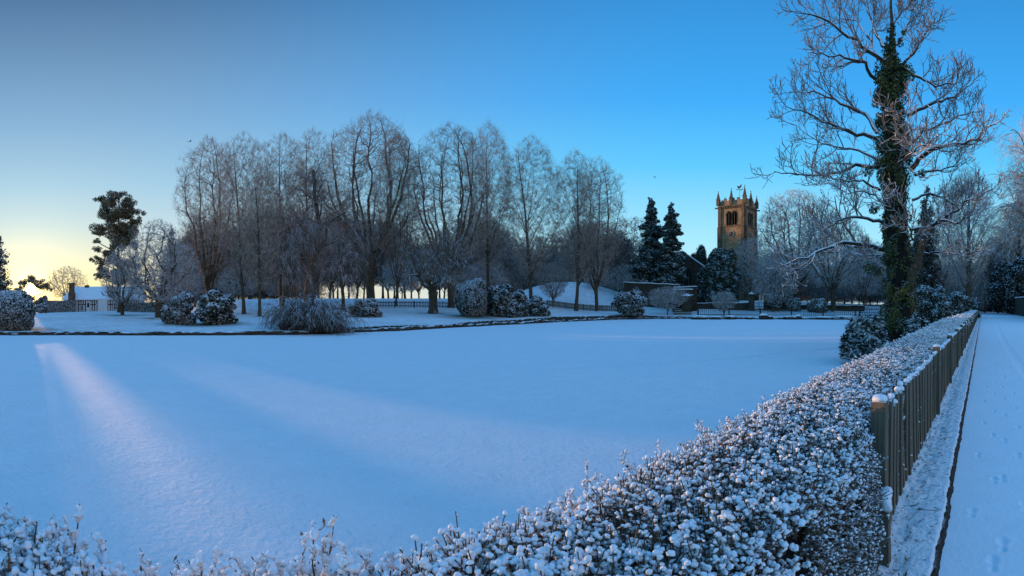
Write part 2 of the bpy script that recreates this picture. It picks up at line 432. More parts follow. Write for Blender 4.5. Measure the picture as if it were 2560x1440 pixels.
# ---------------------------------------------------------------- ground, pond, lane
ICE_Z = -0.05
HI = EYE - ICE_Z
def DS(py): return HI * F / (py - HY)
shore = [(-1120, 840), (-900, 838), (-400, 838), (0, 838), (200, 838), (400, 838.5), (640, 838), (760, 837), (880, 831), (1000, 827.5), (1100, 821), (1200, 815.5), (1300, 810.5), (1400, 805), (1500, 800.5), (1600, 797.5), (1750, 797), (1900, 798), (2050, 799), (2200, 800), (2310, 801)]
_pp = []
for i in range(len(shore) - 1):
    a, b = shore[i], shore[i + 1]
    n = max(2, int(abs(b[0] - a[0]) / 12))
    for k in range(n):
        t = k / n
        px = a[0] + (b[0] - a[0]) * t; py = a[1] + (b[1] - a[1]) * t
        D = DS(py) * (1 + 0.010 * (vnoise(px * 0.02, 3.3) - 0.5) + 0.012 * (vnoise(px * 0.11, 9.3) - 0.5))
        _pp.append(W(px, D))
_far = len(_pp)
for s in np.arange(54, -24, -1.0):                 # the near bank along the hedge
    l = 1.85 + 0.8 * np.clip((abs(s - 1) - 7) / 8, 0, 1) + 0.4 * vnoise(s * 0.3, 1.0) * np.clip((abs(s - 1) - 5) / 8, 0.1, 1) + 1.9 * math.exp(-((s - 19) / 5.0) ** 2)
    _pp.append(SL(s, l))
POND = np.array(_pp)
def pond_sd(x, y):
    """signed distance to the pond's edge, negative inside"""
    x = np.asarray(x, float).ravel(); y = np.asarray(y, float).ravel()
    P = POND; Q = np.roll(P, -1, 0)
    best = np.full(len(x), 1e9); ins = np.zeros(len(x), bool)
    for (ax, ay), (bx, by) in zip(P, Q):
        dx, dy = bx - ax, by - ay; L2 = dx * dx + dy * dy + 1e-12
        t = np.clip(((x - ax) * dx + (y - ay) * dy) / L2, 0, 1)
        d = (x - ax - t * dx) ** 2 + (y - ay - t * dy) ** 2
        np.minimum(best, d, out=best)
        c = ((ay > y) != (by > y))
        if abs(by - ay) > 1e-12:
            ins ^= c & (x < (bx - ax) * (y - ay) / (by - ay) + ax)
    return np.where(ins, -1, 1) * np.sqrt(best)
# ground height away from the pond: rows = columns of the photograph, (distance beyond origin, height)
PXC = [-1200, 0, 450, 620, 900, 1150, 1300, 1500, 1700, 1950, 2200, 2457, 2800, 4200]
DCOL = [0, 27, 35, 45, 58, 65, 75, 90, 130, 250, 900]
ZT = np.array([
    [.1, .12, .25, .35, .4, .4, .4, .4, .5, .5, 1.0],
    [.1, .12, .25, .38, .44, .42, .38, .35, .5, .5, 1.0],
    [.1, .12, .30, .45, .55, .6, .8, 1.0, 1.2, 1.2, 1.2],
    [.1, .12, .50, .84, 1.45, 2.1, 2.7, 2.8, 2.8, 2.4, 1.4],
    [.1, .12, .50, .84, 1.45, 2.2, 2.8, 2.8, 2.8, 2.4, 1.4],
    [.1, .12, .16, .75, 1.45, 2.2, 2.8, 2.8, 2.8, 2.4, 1.4],
    [.1, .12, .14, .45, 1.15, 1.7, 2.7, 2.8, 2.8, 2.4, 1.4],
    [.1, .12, .14, .20, .55, .85, 2.0, 2.8, 2.8, 2.4, 1.4],
    [.1, .12, .14, .15, .20, .35, 1.6, 2.6, 2.8, 2.4, 1.4],
    [.1, .12, .14, .15, .15, .20, 1.3, 2.6, 2.8, 2.4, 1.4],
    [.1, .12, .14, .15, .15, .20, .6, 1.5, 2.0, 2.0, 1.4],
    [.1, .05, .05, .05, .05, .05, .05, .05, .1, .3, 1.0],
    [.1, .05, .05, .05, .05, .05, .05, .05, .1, .3, 1.0],
    [.1, .05, .05, .05, .05, .05, .05, .05, .1, .3, 1.0]])
MOUND = (*W(1425, 86), 9.0)
def base_z(x, y):
    x = np.asarray(x, float); y = np.asarray(y, float)
    px = np.arctan2(x, y) * F + 1280.0
    px = np.where(px < -1200, -1200, px)
    D = np.hypot(x, y)
    ci = np.clip(np.searchsorted(PXC, px) - 1, 0, len(PXC) - 2); di = np.clip(np.searchsorted(DCOL, D) - 1, 0, len(DCOL) - 2)
    pc = np.array(PXC, float); dc = np.array(DCOL, float)
    u = np.clip((px - pc[ci]) / (pc[ci + 1] - pc[ci]), 0, 1); v = np.clip((D - dc[di]) / (dc[di + 1] - dc[di]), 0, 1)
    u = u * u * (3 - 2 * u)
    z = (ZT[ci, di] * (1 - u) + ZT[ci + 1, di] * u) * (1 - v) + (ZT[ci, di + 1] * (1 - u) + ZT[ci + 1, di + 1] * u) * v
    m = np.hypot(x - MOUND[0], y - MOUND[1]) / MOUND[2]
    z = z + 3.4 * np.exp(-(m ** 2.4) * 0.8) * (m < 3)
    z = z + 0.10 * (fbm(x, y, 0.25) - 0.44) * np.clip(D / 20, 0, 1)
    s, l = toSL(x, y)
    k = np.clip((l - 1.55) / 0.5, 0, 1)                 # fall to under the lane and its verge
    road = np.where(l < -7.5, 0.10 + np.clip((-l - 7.5) * 0.02, 0, 0.5), -0.10)
    z = np.where(s < 145, z * k + road * (1 - k), z)
    return z
def gz(px, D): 
    p = W(px, D); return float(base_z(p[0], p[1]))

def make_ground():
    th = np.r_[np.arange(-66, 66.01, 0.16), np.arange(68, 294, 2.5)] * pi / 180
    rr = np.r_[0.02, 1.0, 1.6, np.arange(2.0, 8, 0.25), np.arange(8, 25, 0.6), np.arange(25, 75, 0.22), np.arange(75, 110, 0.8), np.arange(110, 200, 4), np.array([220, 260, 320, 420, 600, 900, 1500, 2600])]
    T, R = np.meshgrid(th, rr, indexing='ij')
    X = np.sin(T) * R; Y = np.cos(T) * R
    Z = base_z(X, Y)
    near = (R.ravel() < 75)
    sd = np.full(X.size, 50.0)
    sd[near] = pond_sd(X.ravel()[near], Y.ravel()[near])
    sd = sd.reshape(X.shape)
    e = np.clip((sd + 0.05) / 0.3, 0, 1)
    Z = np.where(sd < 0.25, (-0.75) * (1 - e) + Z * e, Z)
    nT, nR = X.shape
    i, j = np.meshgrid(np.arange(nT), np.arange(nR - 1), indexing='ij')
    i2 = (i + 1) % nT
    q = np.stack([i * nR + j, i * nR + j + 1, i2 * nR + j + 1, i2 * nR + j], -1).reshape(-1, 4)
    mb = MB(); mb.add(np.c_[X.ravel(), Y.ravel(), Z.ravel()], q=q)
    o = struct(mb.build('ground', M['ground'], smooth=True))
    # bare grass under the crowns
    bare = np.zeros(X.size)
    xf, yf = X.ravel(), Y.ravel()
    for (px, D, r, a) in BARE:
        c = W(px, D); d = np.hypot(xf - c[0], yf - c[1]) / r
        bare += a * np.clip(1.2 - d, 0, 1) * (0.5 + fbm(xf, yf, 2.0))
    at = o.data.attributes.new('bare', 'FLOAT', 'POINT'); at.data.foreach_set('value', np.clip(bare, 0, 1).astype('f'))
    return o
BARE = [(306, 56, 3.2, 0.9), (396, 44, 1.6, 0.8), (470, 34, 2.2, 0.6), (540, 33, 2.4, 0.7), (300, 52, 1.8, 0.5), (610, 45, 1, 0.6), (650, 41, 0.9, 0.6), (1083, 47, 1.6, 0.5), (1180, 43, 3.0, 0.8), (780, 34, 3.0, 0.6), (910, 41, 2.0, 0.6), (40, 29, 2.6, 0.9)]
make_ground()

# ice: one sheet a little larger than the pond
def make_ice():
    c = W(1000, 12)
    mb = MB()
    P = POND + (POND - c) / np.linalg.norm(POND - c, axis=1)[:, None] * 0.35
    n = len(P); i = np.arange(n)
    mb.add(np.r_[np.c_[P, np.full(n, ICE_Z)], [[c[0], c[1], ICE_Z]]], t=np.c_[(i + 1) % n, i, i * 0 + n])
    o = struct(mb.build('ice', M['ice']))
    if o.data.polygons[0].normal.z < 0: o.data.flip_normals()
make_ice()

def make_bank():
    mb = MB(); rng = np.random.RandomState(3)
    P = POND[:_far]
    seg = np.diff(P, axis=0); L = np.r_[0, np.cumsum(np.hypot(seg[:, 0], seg[:, 1]))]
    t = np.arange(0, L[-1], 0.14)
    x = np.interp(t, L, P[:, 0]); y = np.interp(t, L, P[:, 1])
    dx = np.gradient(x); dy = np.gradient(y); n = np.hypot(dx, dy); nx, ny = -dy / n, dx / n   # away from the camera
    px = np.arctan2(x, y) * F + 1280
    rough = 0.4 + 0.6 * np.clip((px - 800) / 600, 0, 1)
    top = 0.16 + 0.05 * (fbm(t, t * 0 + 2, 0.5) - 0.44) + rough * 0.16 * (vnoise(t, t * 0, 2.1) - 0.5) + 0.12 * np.clip((vnoise(t, t * 0 + 7, 0.35) - 0.55) * 4, 0, 1) * rough
    gapm = np.where((vnoise(t, t * 0 + 3, 0.7) > 0.72) & (px > 1500), 0.35, 1.0)
    top = np.maximum(top * gapm, 0.02)
    rows = []
    for (off, h, ns) in ((-0.02, -0.12, 0.10), (-0.06, 0.02, 0.16), (-0.04, 0.6, 0.22), (0.04, 0.93, 0.12), (0.2, 1.0, 0.05), (0.55, 0.95, 0.0), (0.7, -0.5, 0.0)):
        o = off + ns * (vnoise(t * 1.0, t * 0 + h * 9, 3.0) - 0.5) * (0.5 + rough)
        rows.append(np.c_[x + nx * o, y + ny * o, np.where(h < 0, h * np.ones_like(t), top * h)])
    V = np.stack(rows, 1); k = V.shape[1]; m = len(t)
    i, j = np.meshgrid(np.arange(m - 1), np.arange(k - 1), indexing='ij')
    q = np.stack([i * k + j, (i + 1) * k + j, (i + 1) * k + j + 1, i * k + j + 1], -1).reshape(-1, 4)
    mb.add(V.reshape(-1, 3), q=q)
    struct(mb.build('pond_bank', M['bank']))
make_bank()

# ---- lane
def grid_sheet(name, s, l, zf, mat, smooth=True, lmap=None):
    S, Lm = np.meshgrid(s, l, indexing='ij')
    if lmap: Lm = lmap(S, Lm)
    Z = zf(S, Lm)
    X = RS[0] * S + RL[0] * Lm; Y = RS[1] * S + RL[1] * Lm
    n, k = S.shape
    i, j = np.meshgrid(np.arange(n - 1), np.arange(k - 1), indexing='ij')
    q = np.stack([i * k + j, i * k + j + 1, (i + 1) * k + j + 1, (i + 1) * k + j], -1).reshape(-1, 4)
    if l[-1] > l[0]: q = q[:, ::1]
    mb = MB(); mb.add(np.c_[X.ravel(), Y.ravel(), Z.ravel()], q=q)
    o = mb.build(name, mat, smooth=smooth)
    if o.data.polygons[0].normal.z < 0: o.data.flip_normals()
    return o
KL = 0.272
FOOT = []
_r = np.random.RandomState(8)
for k in range(22):                                 # two walkers' prints down the lane
    s = 2.6 + k * 0.62; FOOT.append((s + _r.uniform(-.08, .08), -0.16 - 0.05 * k ** 0.8 + (0.09 if k % 2 else -0.09) + _r.uniform(-.03, .03), _r.uniform(-.2, .2), 1.0))
for k in range(16):
    s = 3.0 + k * 0.72; FOOT.append((s + _r.uniform(-.08, .08), 0.02 - 0.02 * k + (0.08 if k % 2 else -0.08) + _r.uniform(-.03, .03), _r.uniform(-.2, .2) + 3.1, 0.9))
for k in range(16):
    s = 2.4 + k * 0.3; FOOT.append((s, 0.03 + _r.uniform(-.06, .06) - 0.01 * k, 0, 0.32)); 
def road_z(S, L):
    z = 0.0 + 0.008 * (fbm(S, L, 2.0) - 0.44) + 0.010 * (fbm(S, L, 0.7) - 0.44)
    for c, w in ((-1.1, 0.13), (-2.75, 0.14), (-3.3, 0.12), (-4.9, 0.14)):   # tyre tracks
        cc = c + 0.12 * np.sin(S * 0.13 + c)
        z = z - 0.014 * np.exp(-((L - cc) / w) ** 4) * (0.8 + 0.4 * (vnoise(S, L, 3.0) - 0.5))
    for (fs, fl, a, k) in FOOT:
        for (ds, w, ln) in ((0.035, 0.032, 0.060), (-0.075, 0.025, 0.032)):
            u = (S - fs - ds * k) / (ln * k); v = (L - fl) / (w * k)
            m = (np.abs(u) < 2.2) & (np.abs(v) < 2.2)
            if not m.any(): continue
            q = u[m] ** 2 + v[m] ** 2
            z[m] += (-0.015 * np.exp(-q ** 2) * (0.6 + 0.8 * vnoise(S[m], L[m], 30.0)) + 0.004 * np.exp(-(np.sqrt(q) - 1.35) ** 2 * 14)) * k
    return z
NEAR_S = np.arange(1.6, 14.0, 0.02)
grid = grid_sheet('road', np.r_[np.arange(-30, 1.5, 2.0), NEAR_S, np.arange(14, 40, 0.25), np.arange(40, 150, 2.0)],
                  np.r_[np.arange(-7.6, -1.4, 0.12), np.arange(-1.4, KL + 0.001, 0.019)], road_z, M['road'])
struct(grid)
def kerb_edge(S): return KL + 0.008 * (vnoise(S, S * 0, 9.0) - 0.5) * 2 + 0.006 * (vnoise(S, S * 0, 28.0) - 0.5) * 2 + 0.014 * (vnoise(S, S * 0 + 4, 2.0) - 0.5)
def make_kerb():
    s = np.r_[np.arange(-30, 1.5, 1.0), np.arange(1.6, 14, 0.03), np.arange(14, 140, 0.3)]
    ov = 0.012 * vnoise(s, s * 0 + 1, 11.0)           # snow lip over the stone
    rows = []
    e = kerb_edge(s)
    for (dl, z) in ((-0.016, -0.06), (-0.008, -0.006), (0.004, 0.012), (0.012, 0.050), (0.045, 0.054)):
        rows.append((e + dl + 0 * s, np.full_like(s, z)))
    V = []
    for (l, z) in rows: V.append(np.c_[RS[0] * s + RL[0] * l, RS[1] * s + RL[1] * l, z])
    V = np.stack(V, 1); k = V.shape[1]; m = len(s)
    i, j = np.meshgrid(np.arange(m - 1), np.arange(k - 1), indexing='ij')
    q = np.stack([i * k + j, (i + 1) * k + j, (i + 1) * k + j + 1, i * k + j + 1], -1).reshape(-1, 4)
    mb = MB(); mb.add(V.reshape(-1, 3), q=q); struct(mb.build('kerb', M['kerb']))
    def vz(S, L):
        t = np.clip((L - KL - 0.02) / 0.2, 0, 1)
        lip = np.clip((L - kerb_edge(S) - 0.02) / 0.02, 0.3, 1)
        z = 0.072 * lip ** 0.5 + 0.008 * (fbm(S, L, 5.0) - 0.44)
        w = np.clip((L - 0.44) / 0.08, 0, 1)
        z = z + w * (0.05 * (fbm(S, L, 5.0, 4) - 0.47) + 0.045 * np.abs(vnoise(S, L, 14.0) - 0.5) - 0.02) + 0.10 * np.clip((L - 0.52) / 0.3, 0, 1) ** 2
        z = np.where(L > 1.76, -0.3, z)
        return z
    l = np.r_[KL + 0.008, np.arange(KL + 0.02, 0.8, 0.012), 0.9, 1.2, 1.5, 1.74, 1.8]
    a = grid_sheet('verge', np.r_[np.arange(-30, 1.5, 1.0), np.arange(1.6, 14, 0.022), np.arange(14, 142, 0.3)], l, vz, M['verge'], lmap=lambda S, L: np.maximum(L, kerb_edge(S) + 0.023 + 0.2 * (L - KL)))
    struct(a)
make_kerb()
# ---------------------------------------------------------------- branches, grown level by level
def unit(v): return v / np.maximum(np.linalg.norm(v, axis=-1, keepdims=True), 1e-9)
def tubes(mb, P, R, n=5, cap=False):
    """P (N,k,3) polylines, R (N,k) radii"""
    Nn, k, _ = P.shape
    T = np.empty_like(P)
    T[:, 1:-1] = P[:, 2:] - P[:, :-2]; T[:, 0] = P[:, 1] - P[:, 0]; T[:, -1] = P[:, -1] - P[:, -2]
    T = unit(T)
    ref = np.where(np.abs(T[:, :1, 2:3]) > 0.9, np.array([1.0, 0, 0]), np.array([0, 0, 1.0]))
    U = unit(np.cross(T, np.broadcast_to(ref, T.shape))); Vv = np.cross(T, U)
    a = np.arange(n) * 2 * pi / n + pi / 2
    V = P[:, :, None, :] + R[:, :, None, None] * (np.cos(a)[None, None, :, None] * U[:, :, None, :] + np.sin(a)[None, None, :, None] * Vv[:, :, None, :])
    i, j, m = np.meshgrid(np.arange(Nn), np.arange(k - 1), np.arange(n), indexing='ij')
    b = (i * k + j) * n; m2 = (m + 1) % n
    q = np.stack([b + m, b + m2, b + n + m2, b + n + m], -1).reshape(-1, 4)
    mb.add(V.reshape(-1, 3), q=q)
def grow(rng, p, d, L, k, wander, trop, tz=1.0):
    """p,d (N,3), L (N,) -> (N,k,3); trop pulls the heading up (tz=1) or down (-1)"""
    Nn = len(p); P = np.empty((Nn, k, 3)); P[:, 0] = p; d = unit(d); st = (L / (k - 1))[:, None]
    for i in range(1, k):
        d = unit(d + rng.randn(Nn, 3) * wander + np.array([0, 0, tz]) * (trop if np.ndim(trop) == 0 else trop[i]))
        P[:, i] = P[:, i - 1] + d * st
    return P
def along(P, R, idx, t):
    k = P.shape[1]; f = t * (k - 1); i = np.clip(f.astype(int), 0, k - 2); u = (f - i)[:, None]
    p = P[idx, i] * (1 - u) + P[idx, i + 1] * u
    return p, unit(P[idx, i + 1] - P[idx, i]), R[idx, i] * (1 - u[:, 0]) + R[idx, i + 1] * u[:, 0]
def spawn(rng, P, R, n, t0, t1, ang, asd, lf, k, wander, trop, rf=0.6, rend=0.25, rmin=0.006, flat=0.0, tz=1.0, lift=0.0):
    """n children on each parent; lf(t, parent length) -> length"""
    Nn = len(P); idx = np.repeat(np.arange(Nn), n)
    t = np.tile((np.arange(n) + 0.5) / n, Nn) + rng.uniform(-0.5, 0.5, Nn * n) / n
    t = t0 + (t1 - t0) * np.clip(t, 0, 0.999)
    p, T, r = along(P, R, idx, np.clip(t, 0, 0.999))
    ref = np.where(np.abs(T[:, 2:3]) > 0.9, np.array([1.0, 0, 0]), np.array([0, 0, 1.0]))
    U = unit(np.cross(T, ref)); V = np.cross(T, U)
    az_ = (np.arange(Nn * n) * 2.39996) + rng.uniform(-0.6, 0.6, Nn * n)
    a = np.clip(rng.normal(ang, asd, Nn * n), 0.1, 1.6)
    side = np.cos(az_)[:, None] * U + np.sin(az_)[:, None] * V
    if flat: side = unit(side * np.array([1, 1, 1 - flat]))
    d = unit(np.cos(a)[:, None] * T + np.sin(a)[:, None] * side + np.array([0, 0, lift]))
    PL = np.linalg.norm(np.diff(P, axis=1), axis=2).sum(1)[idx]
    L = lf(t, PL) * rng.uniform(0.7, 1.2, Nn * n)
    Q = grow(rng, p, d, L, k, wander, trop, tz)
    r0 = np.maximum(np.minimum(r * rf, L * 0.03 + 0.004), rmin)
    RR = r0[:, None] * np.linspace(1, rend, k)[None, :]
    return Q, np.maximum(RR, rmin)

from mathutils.kdtree import KDTree
def env_r(t, prof):
    pt = np.array(PROF[prof]); return np.interp(t, pt[:, 0], pt[:, 1])
PROF = {'oval': [(0.14, 0), (.2, .34), (.35, .72), (.5, .93), (.65, 1.0), (.78, .93), (.88, .74), (.95, .48), (1.0, .1)],
        'dome': [(0.2, .0), (.26, .5), (.4, .84), (.55, 1.0), (.7, .98), (.82, .86), (.92, .62), (.97, .38), (1.0, .08)],
        'broad': [(0.12, 0), (.18, .6), (.32, .95), (.55, 1.0), (.75, .86), (.88, .62), (.96, .34), (1.0, .08)]}
def sample_crown(rng, n, H, R, prof, z0, z1, outer=0.6):
    out = np.zeros((0, 3)); lob = rng.uniform(0, 6.28, 4)
    while len(out) < n:
        m = n * 3; z = rng.uniform(z0, z1, m); a = rng.uniform(0, 2 * pi, m); r = rng.rand(m) ** (0.5 * outer)
        e = env_r(z, prof)
        keep = rng.rand(m) < e ** 1.6 + 0.04
        k = 1 + 0.13 * np.sin(a * 3 + z * 7 + lob[0]) + 0.09 * np.sin(a * 5 - z * 17 + lob[1]) + 0.06 * np.sin(a * 2 + z * 31 + lob[2])
        P = np.stack([np.cos(a) * r * e * R * k, np.sin(a) * r * e * R * k, z * H * (1 - 0.05 * (1 - k))], -1)[keep]
        out = np.r_[out, P]
    return out[:n]
def attach(rng, nodes, tang, rad, pts, k, curve, wob, rf, r1, pen=1.8):
    """join every point to the limb node that serves it best, by a bent shoot"""
    kd = KDTree(len(nodes))
    for i, p in enumerate(nodes): kd.insert(p, i)
    kd.balance(); par = np.empty(len(pts), int)
    for i, p in enumerate(pts):
        bc = 1e9; bi = 0
        for (co, j, d) in kd.find_n(p, 10):
            c = d + pen * max(0.0, co[2] - p[2] + 0.45 * d)
            if c < bc: bc, bi = c, j
        par[i] = bi
    A = nodes[par]; d = np.linalg.norm(pts - A, axis=1); C = A + unit(tang[par]) * (d * curve)[:, None]
    t = np.linspace(0, 1, k)[None, :, None]
    P = (1 - t) ** 2 * A[:, None] + 2 * t * (1 - t) * C[:, None] + t ** 2 * pts[:, None]
    P[:, 1:-1] += rng.randn(len(pts), k - 2, 3) * (wob * d)[:, None, None]
    r0 = np.minimum(rad[par] * rf, 0.026 * d + 0.012)
    R = r0[:, None] + (np.minimum(r1, r0) - r0)[:, None] * np.linspace(0, 1, k)[None]
    return P, R
def nodes_of(*pr):
    N_, T, R = [], [], []
    for P, Rr in pr:
        t = np.empty_like(P); t[:, 1:-1] = P[:, 2:] - P[:, :-2]; t[:, 0] = P[:, 1] - P[:, 0]; t[:, -1] = P[:, -1] - P[:, -2]
        N_.append(P[:, 1:].reshape(-1, 3)); T.append(t[:, 1:].reshape(-1, 3)); R.append(Rr[:, 1:].ravel())
    return np.concatenate(N_), np.concatenate(T), np.concatenate(R)
def bare_tree(seed, H=20.0, W_=7.0, style='lime', r0=0.32, dens=1.0, twr=0.0095):
    """returns (trunk MB, crown MB): trunk with its limbs, crown of branchlets and twigs filling the kind's outline"""
    rng = np.random.RandomState(seed); tr, cr = MB(), MB(); Rw = W_ / 2
    prof = {'lime': 'oval', 'vase': 'oval', 'dome': 'dome', 'oak': 'broad', 'round': 'broad'}[style]
    lead = style in ('lime',); k = 16
    ht = H * (0.93 if lead else {'vase': .16, 'dome': .24, 'oak': .22, 'round': .18}[style])
    P0 = grow(rng, np.zeros((1, 3)), np.array([[rng.uniform(-.05, .05), rng.uniform(-.05, .05), 1.0]]), np.array([ht]), k, 0.03 if lead else 0.02, 0.05)
    P0[0, :, :2] -= P0[0, 0, :2]
    R0 = (r0 * ((1 - np.linspace(0, 0.97, k)) ** 0.8 if lead else np.linspace(1, 0.8, k)))[None].copy(); R0[0, 0] *= 1.4; R0[0, 1] *= 1.08
    tubes(tr, P0, R0, 9)
    # main limbs
    n1 = {'lime': 28, 'vase': 9, 'dome': 15, 'oak': 10, 'round': 12}[style]
    i = np.arange(n1); a = i * 2.39996 + rng.uniform(-.35, .35, n1)
    if lead:
        zt = np.linspace(0.36, 0.97, n1) + rng.uniform(-.03, .03, n1); er = env_r(zt, prof) * rng.uniform(.72, .98, n1)
        zs = np.clip(zt * H - er * Rw * rng.uniform(1.3, 2.1, n1) - 0.4, 0.15 * H, None) / H; zs = np.minimum(zs, 0.8)
    else:
        q = (i + 0.5) / n1; zt = 0.97 - 0.55 * q ** 1.25 + rng.uniform(-.02, .02, n1); er = env_r(zt, prof) * rng.uniform(.8, .98, n1) * np.clip(0.25 + q * 2.5, 0, 1)
        zs = np.clip(ht / H - 0.10 * q * rng.rand(n1), 0.08, 1)
    tgt = np.stack([np.cos(a) * er * Rw, np.sin(a) * er * Rw, zt * H], -1)
    tz = zs * H; A = np.stack([np.interp(tz, P0[0, :, 2], P0[0, :, c]) for c in range(3)], -1); A[:, 2] = tz * 1.0
    d = np.linalg.norm(tgt - A, axis=1)
    out = unit(np.c_[tgt[:, :2] - A[:, :2], np.zeros(n1)]); flare = {'lime': 0.55, 'vase': .35, 'dome': .75, 'oak': 1.3, 'round': 1.2}[style]
    C = A + unit(out * flare + np.array([0, 0, 1.0])) * (d * 0.5)[:, None]
    k1 = 13; t = np.linspace(0, 1, k1)[None, :, None]
    P1 = (1 - t) ** 2 * A[:, None] + 2 * t * (1 - t) * C[:, None] + t ** 2 * tgt[:, None]
    w = rng.randn(n1, k1, 3); w = (w + np.roll(w, 1, 1)) * 0.5; w[:, 0] = 0; P1 += w * (0.022 * d)[:, None, None] * {'oak': 1.8, 'round': 1.3, 'dome': 0.6}.get(style, .5)
    rb = r0 * (0.30 if lead else 0.50) * rng.uniform(.8, 1.15, n1) * (np.clip(1.1 - zs, .25, 1) if lead else 1)
    R1 = rb[:, None] * (1 - np.linspace(0, .85, k1))[None] ** 0.9
    tubes(tr, P1, R1, 6)
    base = [(P1[:, 2:], R1[:, 2:])] + ([(P0[:, 5:], R0[:, 5:] * .6)] if lead else [])
    z0 = {'lime': .2, 'vase': .22, 'dome': .26, 'oak': .18, 'round': .17}[style]
    Nn, T, Rr = nodes_of(*base); P2, R2 = attach(rng, Nn, T, Rr, sample_crown(rng, int(135 * dens), H, Rw, prof, z0, .99, .8), 9, .40, .022, .75, .018); tubes(tr, P2, R2, 5)
    Nn, T, Rr = nodes_of(*base, (P2, R2)); P3, R3 = attach(rng, Nn, T, Rr, sample_crown(rng, int(800 * dens), H, Rw, prof, z0, 1.0, .75), 6, .28, .035, .6, twr); tubes(cr, P3, R3, 4)
    Nn, T, Rr = nodes_of((P2[:, 3:], R2[:, 3:]), (P3, R3)); P4, R4 = attach(rng, Nn, T, Rr, sample_crown(rng, int(3000 * dens), H, Rw * 1.02, prof, z0 - .02, 1.01, .75), 4, .14, .03, .7, twr * .8); tubes(cr, P4, R4, 3)
    Lt = 0.035 * H
    P5, R5 = spawn(rng, P4, R4, 5, 0.15, 1.0, 0.5, 0.18, lambda t, pl: Lt * (0.35 + .65 * rng.rand(len(t))), 3, 0.06, 0.04, rf=.8, rend=.7, rmin=twr * .55, lift=0.45); tubes(cr, P5, R5, 3)
    return tr, cr
def weeping_tree(seed, H=12.0, W_=9.0, r0=0.25, lean=0.0, n2=9, droop=1.0):
    rng = np.random.RandomState(seed); tr, cr = MB(), MB()
    P0 = grow(rng, np.zeros((1, 3)), np.array([[lean, 0.0, 1.0]]), np.array([H * 0.55]), 8, 0.07, 0.08)
    R0 = (r0 * np.linspace(1, 0.5, 8))[None]; R0[0, 0] *= 1.3; tubes(tr, P0, R0, 8)
    P1, R1 = spawn(rng, P0, R0, 13, 0.3, 1.0, 0.75, 0.25, lambda t, pl: W_ * 0.62 + 0 * t, 11, 0.10, np.r_[0, 0.25, 0.2, 0.1, 0, -0.1, -0.15, -0.2, -0.25, -0.3, -0.3], rf=0.6, rend=0.15, rmin=0.02)
    tubes(tr, P1, R1, 5)
    P2, R2 = spawn(rng, P1, R1, n2 + 4, 0.2, 1.0, 0.8, 0.25, lambda t, pl: pl * 0.30 + 0.8, 7, 0.10, -0.16 * droop, rf=0.6, rend=0.3, rmin=0.010)
    tubes(cr, P2, R2, 4)
    P3, R3 = spawn(rng, P2, R2, 8, 0.1, 1.0, 0.6, 0.2, lambda t, pl: pl * 0.5 + 0.3, 6, 0.07, -0.30 * droop, rf=0.7, rend=0.6, rmin=0.008)
    tubes(cr, P3, R3, 3)
    P4, R4 = spawn(rng, P3, R3, 4, 0.2, 1.0, 0.5, 0.2, lambda t, pl: pl * 0.4 + 0.15, 4, 0.06, -0.25 * droop, rf=0.8, rend=0.8, rmin=0.007)
    tubes(cr, P4, R4, 3)
    return tr, cr
def leafcloud(mb, rng, C, n, size, elong=1.0, shell=0.0, tilt=1.0, up=None):
    """leaf quads scattered in ellipsoids: C rows = (x,y,z, rx,ry,rz)"""
    C = np.asarray(C, float); vol = C[:, 3] * C[:, 4] + C[:, 4] * C[:, 5]
    idx = rng.choice(len(C), n, p=vol / vol.sum())
    d = unit(rng.randn(n, 3)); r = rng.rand(n) ** (1 / 3.0) if not shell else 1 - shell * rng.rand(n) ** 1.5
    P = C[idx, :3] + d * r[:, None] * C[idx, 3:]
    nrm = unit(d * tilt + rng.randn(n, 3) * 0.7 + np.array([0, 0, 0.35])); nrm[:, 2] = np.abs(nrm[:, 2])
    t = rng.randn(n, 3)
    if up is not None: t = t * 0.6 + d * up
    t = unit(t - (t * nrm).sum(1, keepdims=True) * nrm); b = np.cross(nrm, t)
    s = size * rng.uniform(0.6, 1.3, n)[:, None]
    le, wi = t * s * elong, b * s * 0.5
    V = np.stack([P - le * 0.5, P + wi * 0.9 , P + le * 0.5, P - wi * 0.9], 1)
    mb.add(V.reshape(-1, 3), q=np.arange(n * 4).reshape(-1, 4))
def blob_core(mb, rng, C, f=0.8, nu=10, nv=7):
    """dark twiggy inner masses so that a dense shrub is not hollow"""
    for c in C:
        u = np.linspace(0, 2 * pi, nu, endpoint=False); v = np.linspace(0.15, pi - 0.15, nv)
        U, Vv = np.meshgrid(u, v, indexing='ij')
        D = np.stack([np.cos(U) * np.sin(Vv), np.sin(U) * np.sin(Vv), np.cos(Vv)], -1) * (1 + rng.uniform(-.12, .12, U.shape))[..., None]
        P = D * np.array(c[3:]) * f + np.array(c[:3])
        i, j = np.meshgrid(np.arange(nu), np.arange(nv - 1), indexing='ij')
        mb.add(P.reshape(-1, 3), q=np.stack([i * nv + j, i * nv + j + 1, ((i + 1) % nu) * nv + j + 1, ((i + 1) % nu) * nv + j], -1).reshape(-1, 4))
def fit(mbs, H, Wd=None, prof=None):
    """scale the gathered meshes so that the tree is H high and Wd wide, its crown rounded to its kind's outline"""
    V = np.concatenate([v for m in mbs for v in m.v])
    h = np.sort(V[:, 2])[int(len(V) * 0.9997)]
    for m in mbs: m.v = [v * np.array([1, 1, H / h]) for v in m.v]
    if not Wd: return
    if True:
        xs = np.sort(V[:, 0]); w = xs[int(len(V) * 0.996)] - xs[int(len(V) * 0.004)]
        for m in mbs: m.v = [v * np.array([Wd / w, Wd / w, 1]) for v in m.v]
        return
